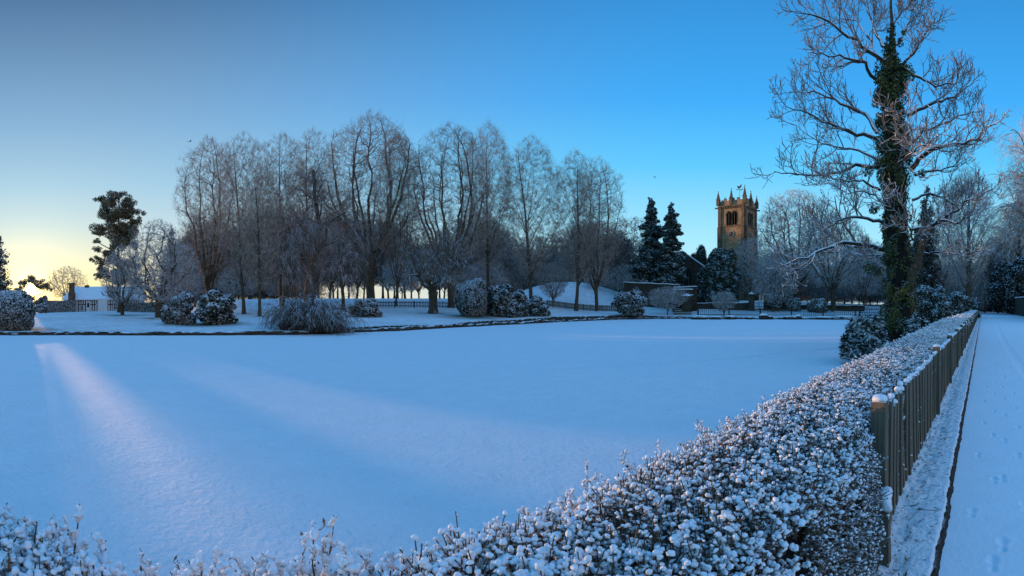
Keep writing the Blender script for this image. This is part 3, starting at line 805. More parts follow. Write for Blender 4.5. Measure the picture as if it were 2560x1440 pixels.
def put(name, mbs, label, cat, px, D, py_top=None, width_px=None, group=None, rz=0.0, z=None, mats=None, names=('trunk', 'crown'), sink=0.1, prof=None):
    g = gz(px, D) - sink if z is None else z
    if py_top is not None: fit(mbs, ZY(py_top, D) - g, width_px / F * D if width_px else None, prof)
    p = W(px, D)
    t = thing(name, label, cat, (p[0], p[1], g), -az(px) + rz, group)
    for mb, nm, mt in zip(mbs, names, mats):
        if mb.n: mb.build(nm, M[mt], t, smooth=(nm == 'trunk'))
    return t
BT = ('bark', 'twig')
GR = 'tall bare trees on the far bank'
def main_tree(px, D, top, wpx, style, seed, label, r0=0.3, dens=1.0, mats=BT, name='bare_tree', **kw):
    H = ZY(top, D) - gz(px, D)
    tr, cr = bare_tree(seed, H, wpx / F * D, style, r0, dens, **kw)
    return put(name, (tr, cr), label, 'bare tree', px, D, top, wpx, GR, mats=mats, prof={'lime': 'oval', 'dome': 'dome', 'vase': 'oval'}[style])
T_ = {}
T_['a'] = main_tree(522, 62, 340, 160, 'vase', 3, 'tall twin-stemmed bare tree, leftmost of the tall row, rising behind the two leafy shrubs', 0.36, 1.0)
T_['b'] = main_tree(610, 45, 330, 170, 'lime', 12, 'tall bare tree whose straight trunk stands in the snow just right of the leafy shrubs', 0.17, 1.0)
T_['b2'] = main_tree(649, 41, 420, 120, 'lime', 15, 'slimmer bare tree with its trunk foot lower on the snowy bank, before the weeping branches', 0.15, 0.7)
T_['c'] = main_tree(703, 49, 333, 150, 'lime', 21, 'tall bare tree with a high pinkish top between the weeping tree and the snag trunk', 0.18, 0.9)
T_['d'] = main_tree(782, 57, 322, 145, 'lime', 33, 'bare tree with a narrow pointed crown just left of the tallest broad crown', 0.24, 0.8)
T_['e'] = main_tree(928, 62, 280, 265, 'dome', 41, 'tallest and broadest bare tree, its wide dome crown above the middle of the far bank', 0.62, 1.45)
T_['f'] = main_tree(990, 60, 318, 130, 'vase', 52, 'slender bare tree with a very thin trunk standing at the paling fence', 0.14, 0.9)
T_['g'] = main_tree(1128, 57, 305, 215, 'dome', 63, 'dark-limbed bare tree forking high, right of the pollarded tree', 0.40, 1.15)
T_['h'] = main_tree(1222, 66, 303, 135, 'lime', 71, 'tall straight bare tree behind the round clipped bush, bushy oval crown', 0.26, 1.15)
T_['i'] = main_tree(1328, 62, 338, 155, 'lime', 86, 'bare tree with an oval crown in front of the left slope of the snowy mound', 0.25, 1.15)
T_['j'] = main_tree(1440, 63, 374, 130, 'lime', 93, 'straight bare tree standing before the middle of the snowy mound', 0.24, 1.0)
T_['k'] = main_tree(1493, 65, 392, 135, 'vase', 104, 'bare tree before the right slope of the snowy mound, rightmost of the tall row', 0.27, 0.95)
# the snag: a broken dark stem beside tree d
def snag_tree():
    rng = np.random.RandomState(6); tr, cr = MB(), MB(); D = 47; px0 = 775
    g = gz(px0, D); pts = [(770, 760), (772, 700), (790, 640), (795, 560), (788, 500), (783, 425)]
    sp = [(790, 640, 0.20), (812, 600, 0.16), (818, 560, 0.13), (845, 540, 0.09), (865, 530, 0.05)]
    def pl(pts, k=14):
        P = np.array([((x - px0) / F * D, 0.0, ZY(y, D) - g) for x, y in pts]); t = np.linspace(0, len(P) - 1, k)
        Q = np.stack([np.interp(t, range(len(P)), P[:, c]) for c in range(3)], -1); Q[1:-1] += rng.randn(k - 2, 3) * 0.05; return Q[None]
    P0 = pl(pts); R0 = np.linspace(0.40, 0.14, 14)[None]; tubes(tr, P0, R0, 8)
    P0b = pl([(a, b) for a, b, _ in sp], 8); R0b = np.linspace(0.24, 0.06, 8)[None]; tubes(tr, P0b, R0b, 7)
    P0c = pl([(784, 700), (735, 600), (716, 560), (690, 520)], 8); R0c = np.linspace(0.26, 0.06, 8)[None]; tubes(tr, P0c, R0c, 7)
    P1s = []
    for P, R, n in ((P0, R0, 16), (P0b[:, [0,1,2,3,4,5,6,7]], R0b, 8), (P0c, R0c, 8)):
        Q, QR = spawn(rng, P, R, n, 0.35, 0.98, 0.9, 0.2, lambda t, pl: 2.6 + 0 * t, 7, 0.15, 0.06, rf=0.4, rend=0.2, rmin=0.02); tubes(tr, Q, QR, 5); P1s.append((Q, QR))
    P1 = np.concatenate([a for a, b in P1s]); R1 = np.concatenate([b for a, b in P1s])
    P2, R2 = spawn(rng, P1, R1, 10, 0.1, 1, 0.7, 0.2, lambda t, pl: pl * 0.5, 5, 0.13, 0.02, rmin=0.011); tubes(cr, P2, R2, 4)
    P3, R3 = spawn(rng, P2, R2, 7, 0.1, 1, 0.7, 0.2, lambda t, pl: pl * 0.5, 4, 0.1, 0.0, rmin=0.009); tubes(cr, P3, R3, 3)
    P4, R4 = spawn(rng, P3, R3, 4, 0.1, 1, 0.7, 0.2, lambda t, pl: pl * 0.5, 3, 0.1, 0.0, rmin=0.008); tubes(cr, P4, R4, 3)
    put('old_tree', (tr, cr), 'old tree with a thick dark stem snapped bare at the top, above the weeping heap', 'bare tree', px0, D, mats=('bark', 'brush'), z=g, group=None)
snag_tree()
# pollarded small tree by the fence
def pollard():
    rng = np.random.RandomState(16); tr, cr = MB(), MB(); H = 7.0
    P0 = grow(rng, np.zeros((1, 3)), np.array([[0.0, 0, 1.0]]), np.array([2.0]), 5, 0.03, 0.1); tubes(tr, P0, np.array([[0.62, 0.42, 0.38, 0.42, 0.5]]), 10)
    n = 9; a = np.arange(n) * 2.39996; tl = rng.uniform(0.5, 1.25, n)
    Pa = grow(rng, np.repeat(P0[:, -1], n, 0), np.c_[np.cos(a) * np.sin(tl), np.sin(a) * np.sin(tl), np.cos(tl)], rng.uniform(3.0, 5.2, n), 8, 0.22, 0.08)
    Ra = rng.uniform(0.16, 0.26, n)[:, None] * np.linspace(1, 0.3, 8)[None]; tubes(tr, Pa, Ra, 7)
    Pb, Rb = spawn(rng, Pa, Ra, 7, 0.3, 1, 0.8, 0.25, lambda t, pl: 1.9 + 0 * t, 7, 0.18, 0.03, rmin=0.02); tubes(tr, Pb, Rb, 4)
    P2, R2 = spawn(rng, Pb, Rb, 8, 0.1, 1, 0.8, 0.25, lambda t, pl: pl * 0.55, 5, 0.15, -0.02, rmin=0.014); tubes(cr, P2, R2, 3)
    P3, R3 = spawn(rng, P2, R2, 6, 0.1, 1, 0.8, 0.25, lambda t, pl: pl * 0.5, 3, 0.12, -0.03, rmin=0.011); tubes(cr, P3, R3, 3)
    put('pollard_tree', (tr, cr), 'low pollarded tree with a thick short trunk and crooked frosty limbs by the paling fence', 'bare tree', 1083, 47, 560, 190, mats=('bark', 'brush'))
pollard()
# weeping trees and the weeping heap at the water's edge
def weep(px, D, top, wpx, seed, label, lean=0.0, name='weeping_tree', **kw):
    tr, cr = weeping_tree(seed, ZY(top, D) - gz(px, D), wpx / F * D, lean=lean, **kw)
    put(name, (tr, cr), label, 'weeping tree', px, D, top, wpx, mats=('bark', 'brush'))
weep(700, 44, 500, 210, 4, 'weeping tree trailing frosty curtains of twigs down toward the pond edge', lean=0.25, n2=8)
weep(858, 52, 545, 190, 9, 'low frosted weeping tree in front of the broadest bare tree, left of the fence', n2=6)
def heap():
    rng = np.random.RandomState(31); st, cr = MB(), MB(); D = 27.9
    n = 210; a = rng.uniform(0, 2 * pi, n); tl = rng.uniform(0.05, 0.95, n)
    d = np.c_[np.cos(a) * np.sin(tl), np.sin(a) * np.sin(tl) * 0.6, np.cos(tl)]
    p0 = np.c_[rng.normal(0, 0.75, n), rng.normal(0, 0.35, n), np.zeros(n)]
    P1 = grow(rng, p0, d, rng.uniform(2.6, 4.6, n), 9, 0.10, np.r_[0, 0.1, 0, -0.12, -0.25, -0.35, -0.4, -0.4, -0.3])
    R1 = np.full((n, 1), 0.028) * np.linspace(1, 0.35, 9)[None]; tubes(st, P1, R1, 4)
    P2, R2 = spawn(rng, P1, R1, 8, 0.3, 1, 0.5, 0.2, lambda t, pl: pl * 0.32, 7, 0.08, -0.28, rmin=0.009); tubes(cr, P2, R2, 3)
    P3, R3 = spawn(rng, P2, R2, 4, 0.2, 1, 0.5, 0.2, lambda t, pl: pl * 0.45, 5, 0.08, -0.22, rmin=0.007); tubes(cr, P3, R3, 3)
    core = MB(); 
    C = [(0.1, 0.25, 0.6, 1.5, 0.7, 0.9), (-1.0, 0.3, 0.4, 1.0, 0.5, 0.6), (1.1, 0.3, 0.4, 1.0, 0.5, 0.6)]
    blob_core(core, rng, C, 0.95)
    for m in (st, cr):
        for v in m.v: v[:, 2] = np.maximum(v[:, 2], ICE_Z - 0.02 + np.abs(rng.randn(len(v))) * 0.01)
    t = put('weeping_bush', (st, cr), 'tangled heap of weeping twigs spilling over the bank onto the ice', 'bush', 775, D, 700, 250, mats=('darktwig', 'darktwig'), names=('stems', 'twigs'))
    core.build('inner_growth', M['core'], t)
    return t
heap()

# ---- small frosted trees
def small_tree(px, D, top, wpx, seed, label, style='round', mats=('bark', 'frost'), r0=0.13, cat='bare tree', group=None, dens=0.9, name='frosted_tree', **kw):
    tr, cr = bare_tree(seed, ZY(top, D) - gz(px, D), wpx / F * D, style, r0, dens, **kw)
    return put(name, (tr, cr), label, cat, px, D, top, wpx, group, mats=mats, prof={'lime': 'oval', 'vase': 'dome'}.get(style, 'broad'))
small_tree(306, 56, 612, 100, 7, 'frosted bare tree on the left lawn with a patch of bare grass round its foot', r0=0.24, dens=0.8)
small_tree(396, 44, 548, 165, 8, 'gnarled frosted tree with a thick leaning trunk, between the lawn tree and the leafy shrubs', r0=0.34, dens=1.1, style='oak')
small_tree(440, 58, 600, 130, 17, 'low frosted tree filling the gap behind the gnarled lawn tree', r0=0.16)
small_tree(1005, 78, 640, 110, 13, 'small frosted tree behind the snow beyond the paling fence', r0=0.12)
small_tree(1383, 66, 655, 80, 19, 'small upright frosted tree at the left foot of the snowy mound', style='vase', r0=0.12)
small_tree(1810, 63, 727, 62, 23, 'little round-headed frosty tree standing at the churchyard fence', style='vase', r0=0.07, dens=0.7)
small_tree(1668, 64, 715, 95, 29, 'spreading frosty sapling before the stone steps, left of the gate pillar', style='vase', r0=0.07)
small_tree(168, 110, 664, 96, 37, 'bare round-crowned tree glowing in the sunrise behind the cottage chimney', style='dome', mats=('bark', 'twig'), r0=0.2, twr=0.012, dens=0.75)
small_tree(1880, 76, 590, 110, 43, 'pale frosted tree covering the right foot of the church tower', style='vase', r0=0.14, dens=0.9, twr=0.014)
# right-hand oaks
small_tree(1992, 84, 474, 215, 47, 'great round-headed frosted oak just right of the church tower', style='dome', mats=('bark', 'frost'), r0=0.55, dens=1.25, twr=0.02, name='oak_tree')
small_tree(2085, 72, 530, 190, 48, 'frosted oak leaning right behind the churchyard fence, nearer than the round-headed oak', style='dome', r0=0.42, dens=1.1, twr=0.016, name='oak_tree')
small_tree(1935, 70, 630, 110, 49, 'low spreading frosted tree over the shrubs beside the church gate', style='round', r0=0.2, dens=0.8)
small_tree(2160, 80, 590, 130, 50, 'thin frosted tree seen left of the ivy trunk', style='vase', r0=0.2, dens=0.9)
small_tree(2418, 62, 418, 150, 51, 'tall frosted tree at the end of the hedge with a straight bare trunk', style='lime', mats=('bark', 'frost'), r0=0.45, dens=1.2)
small_tree(2350, 74, 500, 140, 55, 'frosted tree standing in the shade right of the ivy trunk', style='vase', r0=0.25)
small_tree(2330, 110, 560, 130, 56, 'distant frosted tree low behind the ivy trunk', style='oak', r0=0.25)
def lane_tree(px, D, top, wpx, seed, label, **kw):
    tr, cr = weeping_tree(seed, ZY(top, D) - 0.1, wpx / F * D, r0=0.5, droop=0.45, **kw)
    put('lane_tree', (tr, cr), label, 'bare tree', px, D, top, wpx, mats=('bark', 'frost'), group='trees arching over the lane')
lane_tree(2600, 62, 275, 300, 61, 'big arching frosted tree cut by the right edge of the view beside the lane', n2=9)
lane_tree(2545, 95, 420, 190, 62, 'frosted tree over the far wall of the lane, behind the big arching one', n2=9)
lane_tree(2470, 150, 560, 110, 64, 'farthest frosted tree closing the end of the lane', n2=6)

# ---- the wood behind: copies of a few trees
wood = {}
def wood_root(key, seed, style, H, Wd, r0, dens, twr, mats=BT):
    tr, cr = bare_tree(seed, H, Wd, style, r0, dens, twr=twr); fit((tr, cr), H, Wd, 'oval' if key != 'w4' else 'broad')
    wood[key] = (tr.build('trunk', M[mats[0]], smooth=True), cr.build('crown', M[mats[1]]), H)
wood_root('w1', 201, 'lime', 14, 6.5, 0.16, 0.6, 0.020, ('bark', 'darktwig'))
wood_root('w2', 202, 'lime', 13, 7.5, 0.14, 0.6, 0.020, ('bark', 'brush'))
wood_root('w3', 203, 'vase', 12, 8.0, 0.15, 0.55, 0.020, ('bark', 'brush'))
wood_root('w4', 204, 'round', 7, 7.5, 0.11, 0.65, 0.018, ('bark', 'frost'))
_first = {k: True for k in wood}
_TW = W(1850, 92)
def sun_clear(px, D, top):
    """keep the far wood low enough that the sun still reaches the top of the church tower"""
    p = W(px, D); v = p - _TW; sd = np.array((sin(SAZ), cos(SAZ))); t = v @ sd; lat = abs(v[0] * sd[1] - v[1] * sd[0])
    if t > 0 and lat < 9: return max(top, HY - (16.2 + 0.036 * t - EYE) * F / D)
    return top
def wood_copy(key, px, D, top, label, group, rz, wscale=1.0):
    top = sun_clear(px, D, top)
    tr, cr, H = wood[key]; p = W(px, D); g = gz(px, D) - 0.1; s = (ZY(top, D) - g) / H
    t = thing('wood_tree', label, 'bare tree', (p[0], p[1], g), rz, group); t.scale = (s * wscale, s * wscale, s)
    for o in (tr, cr):
        if _first[key]: o.parent = t
        else:
            c = o.copy(); COL.objects.link(c); c.parent = t
    _first[key] = False
_wr = np.random.RandomState(77)
WL = {0: ('slim bare tree in the wood behind the left of the tall row', 'woodland behind the left of the tall row', 455, 860),
      1: ('slim bare tree in the wood beyond the snow crest and paling fence', 'woodland beyond the snow crest', 860, 1290),
      2: ('slim bare tree in the wood behind the snowy mound', 'woodland behind the mound', 1290, 1600)}
for part_, (lab, grp, x0, x1) in WL.items():
    nn = {0: 24, 1: 26, 2: 22}[part_]
    for i in range(nn):
        px = x0 + (x1 - x0) * (i + _wr.rand()) / nn; D = _wr.uniform(84, 130)
        top = _wr.uniform(510, 610) if part_ != 2 else _wr.uniform(530, 640); ws = 1.0
        wood_copy(('w1', 'w2', 'w3')[_wr.randint(3)], px, D, top, lab, grp, _wr.uniform(0, 6.28), _wr.uniform(0.95, 1.35))
for i in range(42):                                  # low frosted understorey
    px = 455 + (1610 - 455) * (i + _wr.rand()) / 42
    if 770 < px < 1150: continue
    wood_copy('w4', px, _wr.uniform(80, 120), _wr.uniform(640, 690), 'low frosted bush-like tree in the understorey of the far wood', 'understorey of the far wood', _wr.uniform(0, 6.28), _wr.uniform(0.7, 1.1))
for i in range(34):
    px = 1900 + (2450 - 1900) * (i + _wr.rand()) / 34
    wood_copy(('w4', 'w3')[_wr.randint(2)], px, _wr.uniform(92, 140), _wr.uniform(600, 690), 'frosted tree in the dim thicket beyond the churchyard fence', 'thicket beyond the churchyard', _wr.uniform(0, 6.28), _wr.uniform(0.8, 1.2))
for i in range(9):
    px = 2455 + (2640 - 2455) * (i + _wr.rand()) / 9
    wood_copy(('w1', 'w3')[_wr.randint(2)], px, _wr.uniform(95, 165), _wr.uniform(540, 640), 'frosted tree crowding behind the walls at the end of the lane', 'trees behind the lane walls', _wr.uniform(0, 6.28), 1.2)

def undergrowth():
    rng = np.random.RandomState(91); mb = MB()
    for (x0, x1, D0, D1, t0, t1, n) in ((1140, 1620, 92, 118, 690, 735, 300), (1895, 2250, 92, 125, 655, 715, 300), (2250, 2460, 85, 130, 640, 715, 220), (455, 790, 90, 120, 692, 735, 200), (2455, 2700, 150, 175, 690, 735, 90), (1140, 2460, 132, 150, 738, 746, 420)):
        px = rng.uniform(x0, x1, n); D = rng.uniform(D0, D1, n); top = rng.uniform(t0, t1, n)
        C = []
        for a, d, t in zip(px, D, top):
            p = W(a, d); z = gz(a, d); h = ZY(t, d) - z
            C.append((p[0], p[1], z + h * .45, 2.4, 2.4, max(h * .55, .4)))
        C = np.array(C); m = n * 26; idx = np.repeat(np.arange(n), 26)
        dd = unit(rng.randn(m, 3)); P = C[idx, :3] + dd * (rng.rand(m) ** (1 / 3.))[:, None] * C[idx, 3:] * 0.7
        Q = grow(rng, P, rng.randn(m, 3) * [1, 1, .6] + [0, 0, .8], rng.uniform(1.0, 2.6, m), 4, .25, .05)
        tubes(mb, Q, np.full((m, 4), .02) * np.linspace(1, .5, 4)[None], 3)
        B, R = spawn(rng, Q, np.full((m, 4), .016), 6, 0.1, 1, .8, .2, lambda t, pl: pl * .45, 3, .2, .05, rmin=.014); tubes(mb, B, R, 3)
    o = mb.build('undergrowth', M['brush']); o['kind'] = 'stuff'
undergrowth()
# ---------------------------------------------------------------- leafy shrubs, hedges far off, conifers
def lumps(rng, rx, ry, H, n=9, r=0.5, z0=0.0):
    """ellipsoids filling a rounded mass rx*ry*H"""
    C = [(0, 0, H * 0.45 + z0, rx * 0.72, ry * 0.72, H * 0.46)]
    for i in range(n):
        a = i * 2.39996 + rng.uniform(-.3, .3); zz = (i + 0.5) / n
        w = math.sqrt(max(0.05, 1 - (2 * (0.15 + 0.72 * zz) - 0.9) ** 2)) * 0.72
        k = r * rng.uniform(0.55, 1.3); w *= rng.uniform(.8, 1.22)
        C.append((cos(a) * rx * w, sin(a) * ry * w, H * (0.12 + 0.72 * zz) + z0, rx * k, ry * k, H * k * 0.42))
    return C
def shrub(px, D, top, wpx, label, seed, mat='holly', n=5000, size=0.11, elong=1.4, lump=9, r=0.5, name='shrub', cat='shrub', group=None, depth=1.0, shell=0.3, core=0.86, base=None):
    rng = np.random.RandomState(seed); z = gz(px, D) - 0.05 if base is None else base
    H = ZY(top, D) - z; rx = wpx / F * D / 2
    C = lumps(rng, rx, rx * depth, H, lump, r)
    if name == 'round_bush': C = [(0, 0, H * 0.47, rx * 0.93, rx * 0.93 * depth, H * 0.50)] + [(c[0] * .8, c[1] * .8, c[2], c[3] * .72, c[4] * .72, c[5] * .8) for c in C[1:]]
    lf, co = MB(), MB(); leafcloud(lf, rng, C, n, size, elong, shell=shell, tilt=1.5)
    V = lf.v[0]; V[:, 2] = np.abs(V[:, 2]) + 0.01
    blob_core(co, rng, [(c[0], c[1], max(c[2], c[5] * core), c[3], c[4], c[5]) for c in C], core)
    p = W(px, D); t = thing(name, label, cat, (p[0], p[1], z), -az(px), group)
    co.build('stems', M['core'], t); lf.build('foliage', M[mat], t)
    return t
shrub(24, 29.3, 722, 142, 'big clipped round bush white with frost, standing at the water at the left edge', 1, 'holly', 30000, 0.075, 1.3, lump=6, r=0.62, shell=0.12, core=0.9, name='round_bush', cat='bush')
shrub(103, 76, 757, 36, 'small rounded frosty bush between the big clipped bush and the far clipped hedge', 2, 'holly', 4000, 0.12, shell=0.15)
shrub(448, 34.5, 733, 80, 'rounded leafy shrub white with frost, left of the two in front of the twin-stemmed tree', 3, 'holly', 12000, 0.085, 1.8)
shrub(541, 33, 722, 106, 'leafy rhododendron, right of the two shrubs before the twin-stemmed tree', 4, 'ever', 7000, 0.15, 2.2, lump=16, r=0.34, name='rhododendron')
shrub(913, 40.5, 742, 78, 'dense dark shrub draped with frosted twigs, right of the weeping heap', 5, 'holly', 9000, 0.09)
shrub(1177, 44, 697, 88, 'large round clipped bush finely frosted, left of the dark evergreen group', 6, 'holly', 22000, 0.085, 1.3, lump=6, r=0.62, shell=0.12, core=0.93, name='round_bush', cat='bush')
shrub(1250, 45.5, 706, 92, 'dark upright evergreen shrub between the round clipped bush and the low snowy one', 7, 'ever', 9000, 0.13, 1.9, lump=14, r=0.36)
shrub(1292, 47, 722, 60, 'dark evergreen shrub in the middle of the group below the mound', 71, 'ever', 5000, 0.13, 1.9, lump=12, r=0.38)
shrub(1338, 48, 740, 66, 'low dark evergreen with snow on top, rightmost of the group below the mound', 8, 'ever', 6000, 0.12, 1.9, lump=12, r=0.4)
shrub(1568, 58, 727, 84, 'low spreading shrub thickly topped with snow right of the mound fence', 9, 'holly', 9000, 0.14, 1.6, depth=0.7)
shrub(1590, 70, 714, 24, 'small dark ball-shaped bush against the churchyard wall', 10, 'holly', 1800, 0.12, name='round_bush', cat='bush')
shrub(1948, 72, 733, 66, 'dark frosted shrub beside the open church gate', 11, 'holly', 6000, 0.15)
shrub(1982, 71, 744, 40, 'lower frosted shrub right of the one at the church gate', 12, 'holly', 3000, 0.15)
shrub(2046, 70, 742, 46, 'bushy frosted shrub under the big oaks behind the churchyard fence', 13, 'holly', 4000, 0.17, 1.8)
shrub(2333, 40, 712, 96, 'dark laurel with frosted leaves just right of the ivy trunk', 14, 'ever', 11000, 0.12, 1.8, lump=14, r=0.4)
shrub(2385, 46, 726, 80, 'dark laurel against the end part of the snowy hedge', 15, 'ever', 8000, 0.13, 1.8, lump=12, r=0.42)
shrub(2425, 60, 738, 50, 'small dark laurel at the far end of the snowy hedge', 16, 'ever', 4000, 0.15, 1.8)
shrub(2165, 14.6, 787, 118, 'rhododendron with long drooping snowy leaves left of the ivy trunk', 17, 'ever', 5200, 0.13, 3.0, lump=22, r=0.26, shell=0.5, core=0.7, name='rhododendron')
shrub(2125, 13.6, 838, 44, 'low outer sprays of the rhododendron hanging over the ice', 18, 'ever', 1300, 0.13, 3.0, lump=10, r=0.3, core=0.6, name='rhododendron')
shrub(2290, 19, 782, 62, 'small rhododendron with drooping snowy leaves right of the ivy trunk', 19, 'ever', 2600, 0.14, 3.0, lump=12, r=0.3, core=0.7, name='rhododendron')
shrub(2530, 88, 640, 110, 'large dark holly over the wall on the right side of the lane', 20, 'ever', 12000, 0.2, 1.6, lump=14, r=0.42, name='holly_tree', cat='tree')
shrub(2478, 120, 716, 40, 'dark evergreen over the brick wall at the lane end', 21, 'ever', 4000, 0.2, 1.6, name='holly_tree', cat='tree')
shrub(105, 96, 738, 30, 'small frosty shrub at the foot of the sunlit pine', 22, 'holly', 2500, 0.16)
for (a, b, D, top, s, lab) in ((112, 189, 80, 753, 31, 'long clipped hedge between the small frosty bush and the cottage chimney'), (307, 400, 76, 758, 32, 'dark clipped hedge behind the lawn to the right of the cottage')):
    rng = np.random.RandomState(s); pa, pb = W(a, D), W(b, D + (0 if s == 31 else -8)); L = np.linalg.norm(pb - pa); z = min(gz(a, D), gz(b, D)) - 0.1
    H = ZY(top, D) - z; mb, co = MB(), MB()
    n = 9000; u = rng.rand(n); side = rng.rand(n) < 0.7
    P = np.c_[u * L, np.where(side, -0.55 + rng.normal(0, 0.04, n), rng.uniform(-0.55, 0.55, n)), np.where(side, rng.rand(n) * H, H + rng.normal(0, 0.05, n))]
    nr = unit(np.where(side[:, None], np.array([0, -1, 0.5]), np.array([0, 0, 1.0])) + rng.randn(n, 3) * 0.6); nr[:, 2] = abs(nr[:, 2])
    t = unit(np.cross(nr, rng.randn(n, 3))); b2 = np.cross(nr, t); sz = 0.13
    V = np.stack([P - t * sz / 2, P + b2 * sz / 2, P + t * sz / 2, P - b2 * sz / 2], 1); mb.add(V.reshape(-1, 3), q=np.arange(n * 4).reshape(-1, 4))
    co.bx(0, L, -0.5, 0.5, 0, H - 0.05)
    th = thing('clipped_hedge', lab, 'hedge', (pa[0], pa[1], z), atan2(pb[1] - pa[1], pb[0] - pa[0]))
    co.build('stems', M['core'], th); mb.build('foliage', M['holly'], th)

def conifer(px, D, top, wpx, label, seed, mat='yew', n=14000, size=0.16, levels=26, droop=0.15, taper=0.8, name='conifer', per=7, elong=2.0, bare=0.04):
    rng = np.random.RandomState(seed); z = gz(px, D) - 0.1; H = ZY(top, D) - z; R = wpx / F * D / 2
    tr, lf = MB(), MB()
    tubes(tr, np.array([[[0, 0, 0], [0.05, 0, H * 0.5], [0, 0, H * 0.96]]], float), np.array([[0.35, 0.2, 0.04]]), 8)
    C = []; P1 = []
    for i in range(levels):
        f = (i + rng.rand() * 0.6) / levels; zz = H * (bare + (0.97 - bare) * f); rr = R * ((1 - f) ** taper) * (0.9 + 0.25 * rng.rand()) + 0.15
        if f < 0.12: rr *= 0.75 + f * 2
        for k in range(per if f < 0.8 else 4):
            a = k * 2 * pi / per + i * 1.1 + rng.uniform(-.3, .3); L = rr * rng.uniform(0.45, 1.25)
            for s in (0.45, 0.8):
                C.append((cos(a) * L * s, sin(a) * L * s, zz - droop * L * s + rng.uniform(-.45, .35), L * 0.30 + 0.1, L * 0.30 + 0.1, 0.10 * L + H / levels * 0.35))
            P1.append([[0, 0, zz], [cos(a) * L * 0.5, sin(a) * L * 0.5, zz - droop * L * 0.2], [cos(a) * L, sin(a) * L, zz - droop * L]])
    P1 = np.array(P1); tubes(tr, P1, np.full(len(P1), 1.0)[:, None] * np.array([[0.06, 0.04, 0.01]]), 4)
    leafcloud(lf, rng, C, n, size, elong, shell=0.0)
    p = W(px, D); t = thing(name, label, 'conifer', (p[0], p[1], z), 0.0)
    tr.build('trunk', M['bark'], t, smooth=True); lf.build('foliage', M[mat], t); return t
conifer(1629, 78, 484, 100, 'taller of the two dark conifers left of the church, frost-dusted', 1, n=34000, size=0.22, levels=34, taper=0.6, droop=0.4, per=4)
conifer(1678, 76, 500, 88, 'narrower dark conifer of the pair, on the side towards the church gable', 2, n=30000, size=0.22, levels=32, taper=0.55, droop=0.4, per=4)
conifer(-14, 44, 545, 105, 'snowy spruce with drooping sprays cut by the left edge above the clipped bush', 3, 'ever', n=9000, size=0.13, levels=15, droop=0.35, taper=0.75, per=8, name='spruce', elong=2.6)
conifer(2316, 72, 448, 96, 'dark conifer behind the right side of the ivy trunk', 4, n=16000, size=0.2, levels=22, droop=0.1)
conifer(2290, 66, 560, 90, 'shorter dark conifer close behind the ivy trunk', 5, n=12000, size=0.2, levels=18)
conifer(428, 66, 560, 70, 'dark frosted conifer behind the gnarled lawn tree', 6, 'ever', n=9000, size=0.16, levels=18, name='conifer')
shrub(1803, 73, 603, 104, 'large dark ragged yew before the church tower, snow on its drooping sprays', 24, 'yew', 30000, 0.2, 2.6, lump=70, r=0.17, shell=0.5, name='yew_tree', cat='tree', core=0.8, depth=0.8)
shrub(1774, 74.5, 652, 62, 'lower bushy yew with snowy sprays against the right corner of the church nave', 27, 'yew', 9000, 0.2, 2.4, lump=24, r=0.28, shell=0.5, name='yew_tree', cat='tree')
shrub(1748, 96, 612, 50, 'smaller yew with reddish sunlit top left of the big ragged yew', 25, 'yew', 7000, 0.18, 2.0, lump=12, name='yew_tree', cat='tree')
shrub(1672, 75, 690, 44, 'dark ivy-like evergreen under the conifers beside the lower church gable', 26, 'yew', 5000, 0.18, 2.0, lump=12, name='yew_tree', cat='tree')

def pine(px, D, clumps, label, seed, size=0.13, n=15000, rc=13, base=None, mat='pine', tr_top=500, r0=0.28, lean=0):
    rng = np.random.RandomState(seed); z = gz(px, D) - 0.1; k = D / F
    tr, lf = MB(), MB(); Ht = ZY(tr_top, D) - z
    P0 = np.array([[0, 0, 0], [0.1, 0, Ht * 0.3], [-0.1, 0, Ht * 0.6], [lean, 0, Ht * 0.85], [lean, 0, Ht]], float)[None]
    tubes(tr, P0, np.array([[r0, r0 * 0.8, r0 * 0.6, r0 * 0.35, 0.05]]), 8)
    C = []
    for (x, y, w) in clumps:
        cx = (x - px) * k; cz = ZY(y, D) - z; R = w * k * 0.5 * (1.08 if r0 > .2 else 1.0)
        for dy in (rng.uniform(-1.6, 1.6), rng.uniform(-1.2, 1.2)):
            for _ in range(4):
                C.append((cx + rng.normal(0, R * 0.6), dy + rng.normal(0, R * .5), cz + rng.normal(0, R * 0.35), R * rng.uniform(.4, .75), R * 0.6, R * rng.uniform(0.3, 0.55)))
            zt = min(Ht * 0.97, max(Ht * 0.25, cz - 0.6 - abs(cx) * 0.35))
            bx_ = np.interp(zt, P0[0, :, 2], P0[0, :, 0])
            tubes(tr, np.array([[[bx_, 0, zt], [(bx_ + cx) * 0.5, dy * 0.5, (zt + cz) / 2 - 0.1], [cx, dy, cz - 0.1]]]), np.array([[0.07, 0.05, 0.02]]), 5)
    leafcloud(lf, rng, C, n, size, 2.2, up=0.6)
    p = W(px, D); t = thing('pine_tree', label, 'pine', (p[0], p[1], z), -az(px))
    tr.build('trunk', M['bark'], t, smooth=True); lf.build('foliage', M[mat], t); return t
